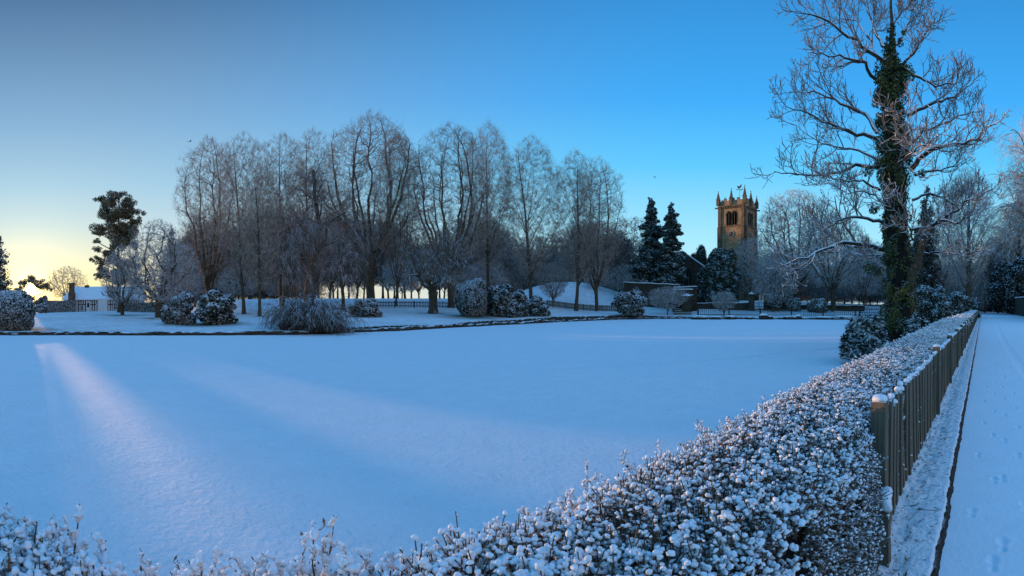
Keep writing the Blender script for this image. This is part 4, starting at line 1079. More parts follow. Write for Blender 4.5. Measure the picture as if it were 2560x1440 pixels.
pine(297, 70, [(258, 494, 26), (300, 492, 26), (278, 508, 44), (318, 512, 40), (338, 529, 34), (262, 534, 42), (286, 540, 44), (312, 532, 40), (341, 556, 26), (318, 564, 44), (281, 568, 52), (246, 580, 26), (264, 576, 34), (242, 604, 18), (300, 584, 50), (328, 580, 30), (243, 624, 20), (240, 648, 22), (250, 668, 24), (246, 690, 20), (268, 628, 34), (290, 606, 36), (318, 612, 40), (280, 655, 46), (312, 660, 46), (262, 690, 30), (300, 700, 60)],
     'tall Scots pine with clumped dark foliage rising alone above the left lawn', 3, n=42000)
pine(86, 96, [(56, 713, 24), (78, 702, 30), (104, 713, 26), (55, 726, 22), (112, 715, 26), (124, 722, 16), (62, 704, 22), (90, 711, 16), (64, 736, 16), (44, 722, 16), (50, 738, 22), (60, 746, 22), (92, 753, 14), (79, 747, 16), (92, 704, 20)],
     'small pine with the rising sun shining through its crown', 5, n=9000, size=0.13, tr_top=706, r0=0.12)

# ---------------------------------------------------------------- the ivy-clad sycamore by the hedge
def ivy_tree():
    rng = np.random.RandomState(12); D = 20.0; px0 = 2248.0; g = 0.0
    k = D / F
    def c6(x, y): return 1900 + x * 0.625, y * 0.625
    def P3(pts, kk=14, depth=0.0, jit=0.06):
        A = []
        for i, (x, y) in enumerate(pts):
            X, Y = c6(x, y); u = i / (len(pts) - 1)
            dd = 1 + depth * u / D
            A.append(((X - px0) * k * dd, depth * u, ZY(Y, D * dd) - g))
        A = np.array(A); d = np.r_[0, np.cumsum(np.linalg.norm(np.diff(A, axis=0), axis=1))]; t = np.linspace(0, d[-1], kk)
        Q = np.stack([np.interp(t, d, A[:, c]) for c in range(3)], -1); Q[1:-1] += rng.randn(kk - 2, 3) * jit * np.array([1, 1, 0.7])
        return Q
    tr, lb, cr, iv, sn = MB(), MB(), MB(), MB(), MB()
    trunk = P3([(560, 1400), (562, 1290), (556, 1150), (552, 1000), (546, 850), (540, 700), (533, 500), (522, 380), (518, 280), (522, 190), (526, 100), (528, 0), (524, -90)], 26, 0, 0.03)
    trunk[0, 2] = -0.2
    rad = np.interp(np.linspace(0, 1, 26), [0, 0.06, 0.3, 0.6, 0.85, 1], [0.50, 0.38, 0.30, 0.20, 0.09, 0.03])
    tubes(tr, trunk[None], rad[None], 12)
    stem2 = P3([(585, 1260), (600, 1130), (625, 1060), (655, 960), (690, 900)], 10, -1.2, 0.03)
    tubes(tr, stem2[None], np.linspace(0.24, 0.13, 10)[None], 9)
    L = [  # crop points, start radius, depth (towards +away)
        ([(515, 270), (470, 225), (430, 200), (350, 140), (265, 68), (200, 38), (130, 20)], .10, -1.5),
        ([(475, 325), (440, 290), (420, 255), (330, 215), (260, 205), (195, 190)], .085, -2.5),
        ([(505, 190), (470, 150), (455, 100), (430, 30), (395, -20)], .08, 1.5),
        ([(470, 240), (440, 160), (400, 90), (330, 60), (210, 90)], .05, 2.5),
        ([(470, 530), (430, 460), (380, 430), (300, 395), (210, 350), (110, 345)], .10, 1.5),
        ([(470, 555), (380, 530), (280, 485), (180, 435), (92, 400)], .10, -1.5),
        ([(480, 640), (400, 600), (320, 590), (230, 560), (110, 470)], .07, 3.0),
        ([(480, 665), (380, 660), (300, 690), (200, 690), (130, 680), (45, 665)], .10, -0.8),
        ([(480, 760), (400, 720), (320, 720), (250, 690)], .06, -3.0),
        ([(500, 895), (430, 868), (350, 865), (270, 905), (190, 910)], .09, -2.0),
        ([(505, 1000), (420, 972), (340, 965), (290, 980), (200, 1015), (60, 1062)], .12, -3.2),
        ([(510, 1030), (420, 1020), (330, 1010), (230, 1000), (150, 985)], .07, 2.5),
        ([(600, 680), (640, 630), (700, 585), (790, 562), (880, 548), (905, 500), (945, 480)], .13, -1.5),
        ([(590, 460), (640, 440), (740, 392), (800, 365), (860, 310)], .10, 1.0),
        ([(560, 260), (640, 310), (720, 345), (790, 330), (800, 260)], .08, -1.0),
        ([(595, 580), (660, 520), (740, 490), (830, 440), (900, 430)], .09, 2.0),
        ([(540, 270), (600, 225), (640, 170), (670, 110), (700, 90)], .07, -1.8),
        ([(545, 180), (580, 120), (600, 60), (650, 20)], .05, 1.5),
        ([(530, 120), (560, 60), (600, 10), (620, -30)], .04, -1.0),
        ([(590, 640), (540, 590), (600, 520), (560, 440)], .06, -3.5),
        ([(545, 740), (560, 650), (620, 600), (700, 560)], .08, -3.8),
        ([(690, 900), (760, 860), (830, 800), (900, 770), (950, 740)], .09, -1.0),
        ([(690, 900), (720, 880), (800, 885), (870, 850)], .09, -2.4),
        ([(600, 920), (660, 905), (720, 885), (790, 830), (820, 760)], .08, 1.6),
        ([(560, 1000), (600, 970), (610, 930), (560, 860), (500, 800)], .05, -3.2),
        ([(620, 700), (700, 680), (780, 660), (850, 620)], .07, 2.6),
        ([(610, 800), (680, 770), (740, 800), (820, 820), (880, 760)], .07, 1.0),
        ([(480, 800), (420, 760), (360, 770), (300, 740)], .05, 1.8),
        ([(640, 1010), (720, 1008), (800, 1012), (860, 1000)], .05, -1.5),
        ([(500, 1025), (440, 1030), (360, 1015)], .04, -1.5),
    ]
    PL = np.stack([P3(p, 14, d, 0.05) for p, r, d in L]); RL_ = np.stack([r * (1 - np.linspace(0, 0.82, 14)) for p, r, d in L])
    tubes(lb, PL, RL_, 7)
    Pb, Rb = spawn(rng, PL, RL_, 10, 0.2, 1.0, 0.75, 0.22, lambda t, pl: np.minimum(pl * 0.36, 2.2) * (1.1 - 0.5 * t), 9, 0.16, 0.10, rf=0.6, rend=0.3, rmin=0.016)
    tubes(cr, Pb, Rb, 6)
    Pc, Rc = spawn(rng, Pb, Rb, 6, 0.2, 1.0, 0.75, 0.2, lambda t, pl: pl * 0.42 * (1.1 - 0.4 * t) + 0.12, 6, 0.15, 0.12, rf=0.7, rend=0.6, rmin=0.012)
    tubes(cr, Pc, Rc, 5)
    Pd, Rd = spawn(rng, Pc, Rc, 3, 0.25, 1.0, 0.7, 0.2, lambda t, pl: pl * 0.45 + 0.08, 4, 0.14, 0.15, rf=0.8, rend=0.8, rmin=0.011)
    tubes(cr, Pd, Rd, 4)
    # ivy: a ragged sleeve of leaves round the stem
    hw = [(1290, 75), (1200, 74), (1100, 68), (1000, 66), (900, 62), (800, 60), (700, 74), (600, 72), (500, 72), (400, 68), (330, 74), (270, 62), (240, 34), (180, 30), (120, 18), (90, 8)]
    C = []
    for y in range(1330, 95, -14):
        X, Y = c6(0, y); zz = ZY(Y, D) - g
        w = np.interp(y, [a for a, b in hw][::-1], [b for a, b in hw][::-1]) * 0.625 * k * rng.uniform(0.82, 1.14)
        bx_ = np.interp(zz, trunk[:, 2], trunk[:, 0])
        for q in range(5):
            a = rng.uniform(0, 2 * pi); s = rng.uniform(0.25, 0.85)
            C.append((bx_ + cos(a) * w * s, sin(a) * w * s, zz + rng.uniform(-.12, .12), w * 0.33, w * 0.33, w * 0.42))
    for (x, y, r) in ((430, 690, 26), (455, 830, 26), (440, 1070, 30), (470, 1080, 26), (650, 690, 20), (600, 310, 26), (590, 270, 22), (560, 160, 18), (575, 140, 14), (500, 210, 16)):
        X, Y = c6(x, y); C.append(((X - px0) * k, rng.uniform(-.3, .3), ZY(Y, D), r * .625 * k, r * .625 * k, r * .625 * k))
    leafcloud(iv, rng, C, 52000, 0.085, 1.15, tilt=1.5)
    cor = MB()
    V = np.array([[np.interp(z_, trunk[:, 2], trunk[:, 0]), 0, z_] for z_ in np.linspace(0.1, ZY(c6(0, 250)[1], D), 24)])
    tubes(cor, V[None], np.array([np.interp(np.linspace(0, 1, 24), [0, 0.5, 0.95, 1], [0.56, 0.44, 0.38, 0.15])]) * rng.uniform(0.85, 1.1, 24)[None], 10)
    p = W(px0, D); t = thing('ivy_tree', 'tall bare sycamore wrapped in dark ivy beside the snowy hedge', 'tree', (p[0], p[1], g), -az(px0))
    tr.build('trunk', M['bark'], t, smooth=True); lb.build('limbs', M['limb'], t, smooth=False); cr.build('crown', M['sprig'], t)
    i_ = iv.build('ivy', M['ivy'], t); cor.build('ivy_stems', M['core'], i_)
ivy_tree()
# ---------------------------------------------------------------- church
def arch_pts(cx, w, z0, zs, rise, n=8):
    """outline of a pointed-arched opening"""
    pts = [(cx - w / 2, z0), (cx - w / 2, zs)]
    for i in range(1, n): 
        u = i / n; pts.append((cx - w / 2 * (1 - u ** 1.6), zs + rise * sin(u * pi / 2) ** 0.9))
    pts.append((cx, zs + rise))
    for i in range(n - 1, 0, -1):
        u = i / n; pts.append((cx + w / 2 * (1 - u ** 1.6), zs + rise * sin(u * pi / 2) ** 0.9))
    pts += [(cx + w / 2, zs), (cx + w / 2, z0)]
    return pts
def ring(mb, pts, th, y0, y1):
    """a moulding following an open outline"""
    P = np.array(pts, float); c = P.mean(0); O = c + (P - c) * (1 + th / np.maximum(np.linalg.norm(P - c, axis=1), .1))[:, None]
    n = len(P); V = np.r_[np.c_[P[:, 0], np.full(n, y0), P[:, 1]], np.c_[O[:, 0], np.full(n, y0), O[:, 1]], np.c_[P[:, 0], np.full(n, y1), P[:, 1]], np.c_[O[:, 0], np.full(n, y1), O[:, 1]]]
    i = np.arange(n - 1); q = []
    for a, b in ((0, n), (n, 3 * n), (0, 2 * n)): q.append(np.c_[i + a, i + 1 + a, i + 1 + b, i + b])
    mb.add(V, q=np.concatenate(q))
def pinnacle(mb, x, y, z, h, w):
    mb.box((x, y, z + h * 0.2), (w, w, h * 0.4))
    mb.box((x, y, z + h * 0.41), (w * 1.3, w * 1.3, h * 0.03))
    mb.cone((x, y, z + h * 0.42), w * 0.62, 0.05, h * 0.5, 4)
    for q in range(4):
        zz = z + h * (0.5 + q * 0.1); r = w * 0.62 * (1 - (q * 0.1 + 0.08) / 0.5)
        for a in range(4): mb.box((x + cos(a * pi / 2) * r, y + sin(a * pi / 2) * r, zz), (0.1, 0.1, 0.12))
    mb.box((x, y, z + h * 0.955), (0.16, 0.16, 0.12)); mb.box((x, y, z + h * 0.985), (0.08, 0.08, 0.2))
def church_tower():
    D = 91.0; px = 1861.0; p = W(px, D); w = 5.6; z0 = gz(px, D) - 0.3
    r = np.array((cos(az(px)), -sin(az(px)))); f = np.array((sin(az(px)), cos(az(px))))
    xa = r * cos(radians(25)) - f * sin(radians(25)); rz = atan2(xa[1], xa[0])
    t = thing('church_tower', 'sandstone church tower with pinnacles, clocks and a weathervane, sunlit at its top', 'church tower', (p[0], p[1], z0), rz)
    Z = lambda py: ZY(py, D) - z0
    zt, zc, zb1, zb0 = Z(512), Z(520), Z(528), Z(560)      # corbel course, belfry opening top, sill
    st, tm = MB(), MB()
    # shaft: lower part solid, belfry stage with real openings
    zbel = zb0 - 0.1
    st.bx(-w, 0, 0, w, 0, zbel)
    bt = zt; ins = 0.35
    def bel(face):
        m = MB(); ow = 0.95; cx = [-w * 0.5 - 0.62, -w * 0.5 + 0.62]
        zs = zb1 - 0.55; rise = 0.75
        edges = [-w, cx[0] - ow / 2, cx[0] + ow / 2, cx[1] - ow / 2, cx[1] + ow / 2, 0]
        for a in (0, 2, 4): m.bx(edges[a], edges[a + 1], 0, ins, zbel, bt)
        for c in cx:
            P = arch_pts(c, ow, 0, zs, rise)[1:-1]; n = len(P)
            xs = np.array([q[0] for q in P]); zz = np.array([q[1] for q in P])
            V = np.r_[np.c_[xs, np.zeros(n), zz], np.c_[xs, np.zeros(n), np.full(n, bt)], np.c_[xs, np.full(n, ins), zz], np.c_[xs, np.full(n, ins), np.full(n, bt)]]
            i = np.arange(n - 1); m.add(V, q=np.concatenate([np.c_[i, i + 1, i + 1 + n, i + n], np.c_[i + 2 * n, i + 3 * n, i + 1 + 3 * n, i + 1 + 2 * n], np.c_[i, i + 2 * n, i + 1 + 2 * n, i + 1]]))
            m.bx(c - ow / 2, c + ow / 2, 0, ins, zbel, zbel + 0.1)
        return m, cx, ow, zs, rise
    for side in range(4):
        m, cx, ow, zs, rise = bel(side)
        lo, fo = MB(), MB()
        for c in cx:
            for q in range(9): lo.box((c, 0.22, zbel + 0.3 + q * (zs + 0.35 - zbel - 0.3) / 8), (ow, 0.22, 0.05), np.array([[1, 0, 0], [0, .8, -.6], [0, .6, .8]]))
            ring(fo, arch_pts(c, ow, zbel + 0.1, zs, rise), 0.13, 0.0, -0.09)
            fo.bx(c - 0.04, c + 0.04, 0.02, 0.12, zbel + 0.1, zs + 0.5)
        for bb in (m, lo, fo):
            for v in bb.v:
                x, y = v[:, 0].copy(), v[:, 1].copy()
                if side == 1: v[:, 0], v[:, 1] = -y, x + w
                elif side == 2: v[:, 0], v[:, 1] = -w - x, w - y
                elif side == 3: v[:, 0], v[:, 1] = y - w, -x
        lo.build('louvres', M['black'], t); fo.build('belfry_window_frame', M['trim'], t)
        off = st.n; st.v += m.v; st.q += [q + off for q in m.q]; st.t += [q + off for q in m.t]; st.n += m.n
    st.bx(-w + 0.01, -0.01, 0.01, w - 0.01, bt, bt + 0.1)
    sh = st.build('shaft', M['stone'], t)
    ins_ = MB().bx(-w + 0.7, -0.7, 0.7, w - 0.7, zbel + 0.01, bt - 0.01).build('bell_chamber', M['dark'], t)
    # buttresses clasping the corners, stepping out towards the ground
    for (x, y) in ((0, 0), (-w, 0), (0, w), (-w, w)):
        b = MB(); sx = 1 if x == 0 else -1; sy = -1 if y == 0 else 1
        for (a0, a1, o) in ((0, Z(700), 0.75), (Z(700), Z(640), 0.55), (Z(640), Z(563), 0.4), (Z(563), zt, 0.25)):
            b.bx(x - sx * 0.55, x + sx * 0.06, y + sy * 0.02, y + sy * o, a0, a1 - 0.02); b.bx(x + sx * 0.02, x + sx * o, y - sy * 0.55, y + sy * 0.05, a0, a1 - 0.02)
        b.build('buttress', M['trim'], t)
    # string courses, corbels, parapet
    s1 = MB().bx(-w - 0.16, 0.16, -0.16, w + 0.16, Z(563.5), Z(561)).build('string_course', M['trim'], t)
    cb = MB(); cb.bx(-w - 0.2, 0.2, -0.2, w + 0.2, Z(512.5), Z(509.5))
    for i in range(15):
        u = -w + (i + 0.5) * w / 15
        for zz in (0,): cb.box((u, -0.1, Z(515)), (0.18, 0.2, 0.4)); cb.box((0.1, u + w, Z(515)), (0.2, 0.18, 0.4)); cb.box((u, w + 0.1, Z(515)), (0.18, 0.2, 0.4)); cb.box((-w - 0.1, u + w, Z(515)), (0.2, 0.18, 0.4))
    cb.build('corbel_table', M['trim'], t)
    for (x, y, dx, dy) in ((-w, 0, -1, -1), (0, 0, 1, -1), (0, w, 1, 1), (-w, w, -1, 1)): MB().box((x + dx * 0.45, y + dy * 0.05, Z(514)), (0.9, 0.2, 0.26)).build('gargoyle', M['trim'], t)
    pp = MB(); za, zb, zt2 = Z(509.5) + 0.005, Z(497), Z(491)
    for (ax, n0) in (('x', 0), ('x', w - 0.25), ('y', 0), ('y', w - 0.25)):
        for (u0, u1, top) in ((0, 1.05, zb), (1.05, 1.65, zt2), (1.65, 2.2, zb), (2.2, 3.4, zt2), (3.4, 3.95, zb), (3.95, 4.55, zt2), (4.55, 5.6, zb)):
            if ax == 'x': pp.bx(-w + u0, -w + u1, n0, n0 + 0.25, za, top)
            else:
                y0 = max(u0, 0.26); y1 = min(u1, w - 0.26); x1 = -n0 if n0 else 0.0
                pp.bx(x1 - 0.25 + (0 if n0 == 0 else 0), x1, y0, y1, za, top + 0.003)
    pp.build('parapet', M['stone'], t)
    MB().bx(-w + 0.25, -0.25, 0.25, w - 0.25, za - 0.02, za + 0.15).build('roof', M['roofsnow'], t)
    hC = ZY(468, D) - ZY(500, D)
    for (x, y, h, wd) in ((-w, 0, Z(471), .62), (0, 0, Z(463), .62), (0, w, Z(475), .62), (-w, w, Z(478), .58), (-w / 2, 0, Z(467), .55), (0, w / 2, Z(469), .55), (-w / 2, w, Z(480), .5), (-w, w / 2, Z(478), .5)):
        b = MB(); zb_ = Z(508); pinnacle(b, x + (0.12 if x == 0 else (-0.12 if x == -w else 0)), y + (-0.12 if y == 0 else (0.12 if y == w else 0)), zb_, h - zb_, wd)
        b.build('pinnacle', M['trim'], t)
    # weathervane on its pole
    vx, vy = -w * 0.5 + 0.45, w * 0.5; v = MB(); v.cone((vx, vy, Z(505)), 0.16, 0.05, Z(487) - Z(505), 6); v.cone((vx, vy, Z(487)), 0.035, 0.03, Z(452) - Z(487), 6)
    pole = v.build('vane_pole', M['iron'], t)
    c = MB(); zc_ = Z(456)
    c.prism([(vx - .5, zc_ - .05), (vx - .62, zc_ + .35), (vx - .3, zc_ + .18), (vx + .1, zc_ + .15), (vx + .22, zc_ + .5), (vx + .42, zc_ + .48), (vx + .38, zc_ + .1), (vx + .12, zc_ - .22), (vx - .2, zc_ - .22)], vy - 0.03, vy + 0.03)
    c.build('cockerel', M['iron'], pole)
    c = MB(); zz = Z(463); c.bx(vx - .6, vx + .6, vy - .02, vy + .02, zz, zz + .04); c.bx(vx - .02, vx + .02, vy - .6, vy + .6, zz + .041, zz + .08)
    for a, b in ((-.65, 0), (.65, 0), (0, -.65), (0, .65)): c.box((vx + a, vy + b, zz + .06), (.16, .05, .22))
    c.build('compass_arms', M['iron'], pole)
    # clocks on the two visible faces
    for face in (0, 1):
        c = bpy.data.objects.new('clock', None)
        COL.objects.link(c); c.parent = t
        if face == 0: c.location = (-w * 0.5 - 0.05, -0.06, Z(583)); c.rotation_euler = (0, 0, 0)
        else: c.location = (0.06, w * 0.5, Z(583)); c.rotation_euler = (0, 0, pi / 2)
        R = 0.62; n = 28; a = np.arange(n) * 2 * pi / n
        d = MB(); d.prism([(R * 1.08 * cos(x), R * 1.08 * sin(x)) for x in a], -0.04, 0.1); d.build('clock_face', M['black'], c)
        g = MB()
        for h in range(12):
            al = h * pi / 6; g.prism([(cos(al) * R * k1 - sin(al) * s, sin(al) * R * k1 + cos(al) * s) for (k1, s) in ((0.72, -.045), (0.98, -.06), (0.98, .06), (0.72, .045))], -0.075, -0.045)
        ro = [(R * cos(x), R * sin(x)) for x in a]
        for q in range(n):
            x0, x1 = a[q], a[(q + 1) % n] + (2 * pi if q == n - 1 else 0)
            g.prism([(R * 0.98 * cos(x0), R * 0.98 * sin(x0)), (R * 1.06 * cos(x0), R * 1.06 * sin(x0)), (R * 1.06 * cos(x1), R * 1.06 * sin(x1)), (R * 0.98 * cos(x1), R * 0.98 * sin(x1))], -0.07, -0.045)
        g.build('numerals', M['gilt'], c)
        hnd = MB()
        for al, ln, wd in ((radians(178), 0.62, .05), (radians(98), 0.42, .06)):
            hnd.prism([(cos(al) * k1 - sin(al) * s, sin(al) * k1 + cos(al) * s) for (k1, s) in ((-.1, -wd), (ln, -.02), (ln, .02), (-.1, wd))], -0.1, -0.08)
        hnd.build('hands', M['gilt'], c)
    # west window low on the left face and slit on the right
    wd = MB(); wd.prism(arch_pts(-w * .5, 1.5, Z(735), Z(705), 0.9), -0.02, 0.05); wd.build('window', M['glass'], t)
    fr2 = MB(); ring(fr2, arch_pts(-w * .5, 1.5, Z(735), Z(705), 0.9), 0.16, 0.0, -0.1); fr2.bx(-w * .5 - .04, -w * .5 + .04, -0.07, -0.02, Z(735), Z(698)); fr2.build('window_frame', M['trim'], t)
church_tower()

def nave():
    # the body of the church: gable facing the pond with a tall mullioned window, roof running back to the tower
    D = 82.0; px = 1706.0; p = W(px, D); z0 = gz(px, D) - 0.4; Z = lambda py: ZY(py, D) - z0
    t = thing('church_nave', 'dark stone church nave with snowy gable and tall mullioned window beside the conifers', 'church', (p[0], p[1], z0), -az(px) - radians(8))
    hw = 3.9; ze = Z(668); zr = Z(630)
    b = MB()
    # gable wall in pieces round the window
    ww = 2.3; cx = 0.4; wz0, wzs = Z(737), Z(684)
    b.bx(-hw, cx - ww / 2, 0, 0.5, 0, ze); b.bx(cx + ww / 2, hw, 0, 0.5, 0, ze); b.bx(cx - ww / 2, cx + ww / 2, 0, 0.5, 0, wz0)
    P = arch_pts(cx, ww, 0, wzs, 1.2)[1:-1]; n = len(P); xs = np.array([q[0] for q in P]); zz = np.array([min(q[1], ze) for q in P])
    i = np.arange(n - 1); V = np.r_[np.c_[xs, np.zeros(n), zz], np.c_[xs, np.zeros(n), np.full(n, ze + .001)], np.c_[xs, np.full(n, .5), zz]]
    b.add(V, q=np.concatenate([np.c_[i, i + 1, i + 1 + n, i + n], np.c_[i, i + 2 * n, i + 1 + 2 * n, i + 1]]))
    b.prism([(-hw, ze), (hw, ze), (0, zr)], 0, 0.5)
    b.bx(-hw, -hw + 0.5, 0.5, 9, 0, ze); b.bx(hw - 0.5, hw, 0.5, 9, 0, ze)
    b.build('walls', M['wallstone'], t)
    g = MB(); g.prism(arch_pts(cx, ww, wz0, wzs, 1.2), 0.3, 0.34); gl = g.build('window', M['glass'], t)
    m = MB()
    for q in range(1, 5): m.bx(cx - ww / 2 + q * ww / 5 - .05, cx - ww / 2 + q * ww / 5 + .05, 0.18, 0.3, wz0, wzs + (0.9 if q in (2, 3) else 0.5))
    m.bx(cx - ww / 2, cx + ww / 2, 0.16, 0.29, wzs - 0.9, wzs - 0.82)
    m.build('mullions', M['trim'], gl)
    rf = MB(); sl = math.hypot(hw + .3, zr - ze)
    for s in (-1, 1):
        a = s; rf.add([(0, -0.15, zr + 0.28), (a * (hw + .35), -0.15, ze + 0.02), (a * (hw + .35), 9.2, ze + 0.02), (0, 9.2, zr + 0.28), (0, -0.15, zr + 0.05), (a * (hw + .35), -0.15, ze - 0.2), (a * (hw + .35), 9.2, ze - 0.2), (0, 9.2, zr + 0.05)],
               q=[(0, 1, 2, 3), (4, 7, 6, 5), (0, 4, 5, 1), (1, 5, 6, 2), (2, 6, 7, 3)])
    rf.build('roof', M['roofsnow'], t)
nave()

def boundary():
    # retaining wall, steps and gate piers of the churchyard
    def wall(pxa, pxb, Da, Db, topa, topb, name, label, thick=0.45, mat='wallstone', cap=True, cat='wall'):
        pa, pb = W(pxa, Da), W(pxb, Db); L = np.linalg.norm(pb - pa); z0 = min(gz(pxa, Da), gz(pxb, Db)) - 0.3
        ha, hb = ZY(topa, Da) - z0, ZY(topb, Db) - z0
        t = thing(name, label, cat, (pa[0], pa[1], z0), atan2(pb[1] - pa[1], pb[0] - pa[0]))
        rng = np.random.RandomState(int(pxa)); n = max(3, int(L / 0.6)); x = np.linspace(0, L, n + 1)
        h = ha + (hb - ha) * x / L + rng.uniform(-.04, .04, n + 1)
        def strip(mb, hl, hh, y0, y1):
            V = []
            for i in range(n + 1):
                for (y, z) in ((y0, hl[i]), (y0, hh[i]), (y1, hh[i]), (y1, hl[i])): V.append((x[i], y, z))
            q = []
            for i in range(n):
                for k in range(4): q.append((i * 4 + k, (i + 1) * 4 + k, (i + 1) * 4 + (k + 1) % 4, i * 4 + (k + 1) % 4))
            q += [(0, 1, 2, 3), (n * 4 + 3, n * 4 + 2, n * 4 + 1, n * 4)]
            mb.add(V, q=q)
        a = MB(); strip(a, h * 0, h, 0, thick); a.build('stonework', M[mat], t)
        if cap:
            c = MB(); strip(c, h + 0.003, h + 0.09 + rng.uniform(0, .05, n + 1), -0.05, thick + 0.05); c.build('snow_cap', M['roofsnow'], t)
        return t
    wall(1560, 1695, 74, 71, 706, 712, 'stone_wall', 'dark high stone wall with a thin line of snow, behind the shrubs left of the church steps')
    wall(1684, 1742, 69, 69, 719, 716, 'stone_wall', 'upper terrace wall with a snow line under the church window')
    wall(1742, 1800, 72, 72, 758, 758, 'stone_wall', 'low churchyard wall with a snow strip in front of the big ragged yew')
    wall(1822, 1874, 71, 71, 757, 757, 'stone_wall', 'low churchyard wall running up to the tall gate pier')
    wall(1912, 2160, 72, 76, 762, 764, 'stone_wall', 'long low wall under the oaks right of the gate')
    wall(2445, 2482, 128, 128, 753, 752, 'lane_wall', 'reddish brick wall with a blue door at the end of the lane', 0.4, 'lanebrick')
    wall(2484, 2512, 124, 112, 750, 748, 'lane_wall', 'pale stone garden wall right of the brick wall with the door', 0.4, 'wallstone')
    wall(2512, 2640, 104, 46, 748, 735, 'lane_wall', 'wall along the far side of the lane under the holly', 0.4, 'wallstone')
    # blue door
    pa = W(2463, 127.5); t = thing('garden_door', 'small dark blue arched door in the brick wall at the lane end', 'door', (pa[0], pa[1], 0.1), -az(2463))
    d = MB(); d.prism(arch_pts(0, 1.2, 0, 1.7, 0.5), -0.25, -0.05); d.build('door_leaf', M['blue'], t)
    d = MB(); ring(d, arch_pts(0, 1.2, 0, 1.7, 0.5), 0.18, -0.05, -0.32); d.build('door_surround', M['lanebrick'], t)
    # gate piers
    def pier(px, D, top, w, label, name='gate_pier'):
        p = W(px, D); z = gz(px, D) - 0.2; h = ZY(top, D) - z; t = thing(name, label, 'gate pier', (p[0], p[1], z), -az(px))
        MB().box((0, 0, h / 2), (w, w, h)).build('shaft', M['wallstone'], t)
        c = MB(); c.box((0, 0, h + 0.06), (w + .25, w + .25, 0.12)); c.cone((0, 0, h + 0.121), (w + .1) * 0.7, 0.06, 0.35, 4); c.build('cap', M['trim'], t)
        return t
    pier(1879, 71, 737, 0.9, 'tall square stone gate pier just left of the white church gate')
    pier(1916, 72, 740, 0.8, 'square stone gate pier just right of the white church gate')
    pier(1716, 66, 742, 1.3, 'stout stone pier at the foot of the church steps, nearest the water')
    pier(1737, 70, 723, 0.7, 'slim pier with a snowy pyramid cap beside the terrace wall')
    # terrace block with a dark doorway between the steps and the terrace wall
    p = W(1703, 68); z = gz(1703, 68) - 0.3; h = ZY(724, 68) - z
    t = thing('terrace_block', 'stone block with a dark narrow doorway and snowy ledges below the church window', 'outbuilding', (p[0], p[1], z), -az(1703))
    b = MB(); b.bx(-1.3, -0.55, 0, 1.6, 0, h); b.bx(0.15, 1.6, 0, 1.6, 0, h); b.bx(-0.55, 0.15, 0.5, 1.6, 0, h); b.bx(-0.55, 0.15, 0, 0.5, h - 0.3, h); b.build('stonework', M['wallstone'], t)
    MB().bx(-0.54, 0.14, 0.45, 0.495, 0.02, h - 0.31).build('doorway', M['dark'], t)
    c = MB(); c.bx(-1.45, 1.7, -0.12, 1.7, h + .004, h + 0.13); c.bx(0.3, 1.75, -0.35, -0.004, ZY(738, 68) - z, ZY(738, 68) - z + 0.1); c.build('snow_ledge', M['roofsnow'], t)
    # steps
    p = W(1706, 64.5); z = gz(1706, 64) - 0.1; t = thing('stone_steps', 'stone steps with snow on the treads below the dark doorway', 'steps', (p[0], p[1], z), -az(1706))
    for i in range(4): 
        MB().bx(-1.2, 1.2, i * 0.45, 2.2, i * 0.24 + 0.0, i * 0.24 + 0.2).build('step', M['wallstone'], t)
        MB().bx(-1.15, 1.15, i * 0.45 + 0.02, i * 0.45 + 0.44, i * 0.24 + 0.2, i * 0.24 + 0.24).build('snow_tread', M['roofsnow'], t)
    # white five-bar gate
    pa, pb = W(1885, 71), W(1910, 71.6); L = np.linalg.norm(pb - pa); z = gz(1897, 71)
    t = thing('church_gate', 'dark slim barred gate standing between the two stone gate piers', 'gate', (pa[0], pa[1], z), atan2(pb[1] - pa[1], pb[0] - pa[0]))
    for q in range(3): MB().bx(0, L, -0.03, 0.03, 0.15 + q * 0.5, 0.21 + q * 0.5).build('rail', M['dwood'], t)
    for q in range(3): MB().bx(q * (L - .07) / 2, q * (L - .07) / 2 + 0.07, -0.035, 0.035, 0.05, 1.35).build('upright', M['dwood'], t)
    # bench seen over the low wall
    p = W(1766, 75); z = gz(1766, 75); t = thing('bench', 'dark bench on the snow beyond the low churchyard wall, before the ragged yew', 'bench', (p[0], p[1], z), -az(1766))
    MB().bx(-1, 1, -.25, .25, .4, .46).build('seat', M['dwood'], t); MB().bx(-1, 1, .25, .31, .5, .95).build('backrest', M['dwood'], t)
    for x in (-.9, .9): MB().bx(x - .04, x + .04, -.22, .22, 0, .399).build('leg', M['dwood'], t)
boundary()

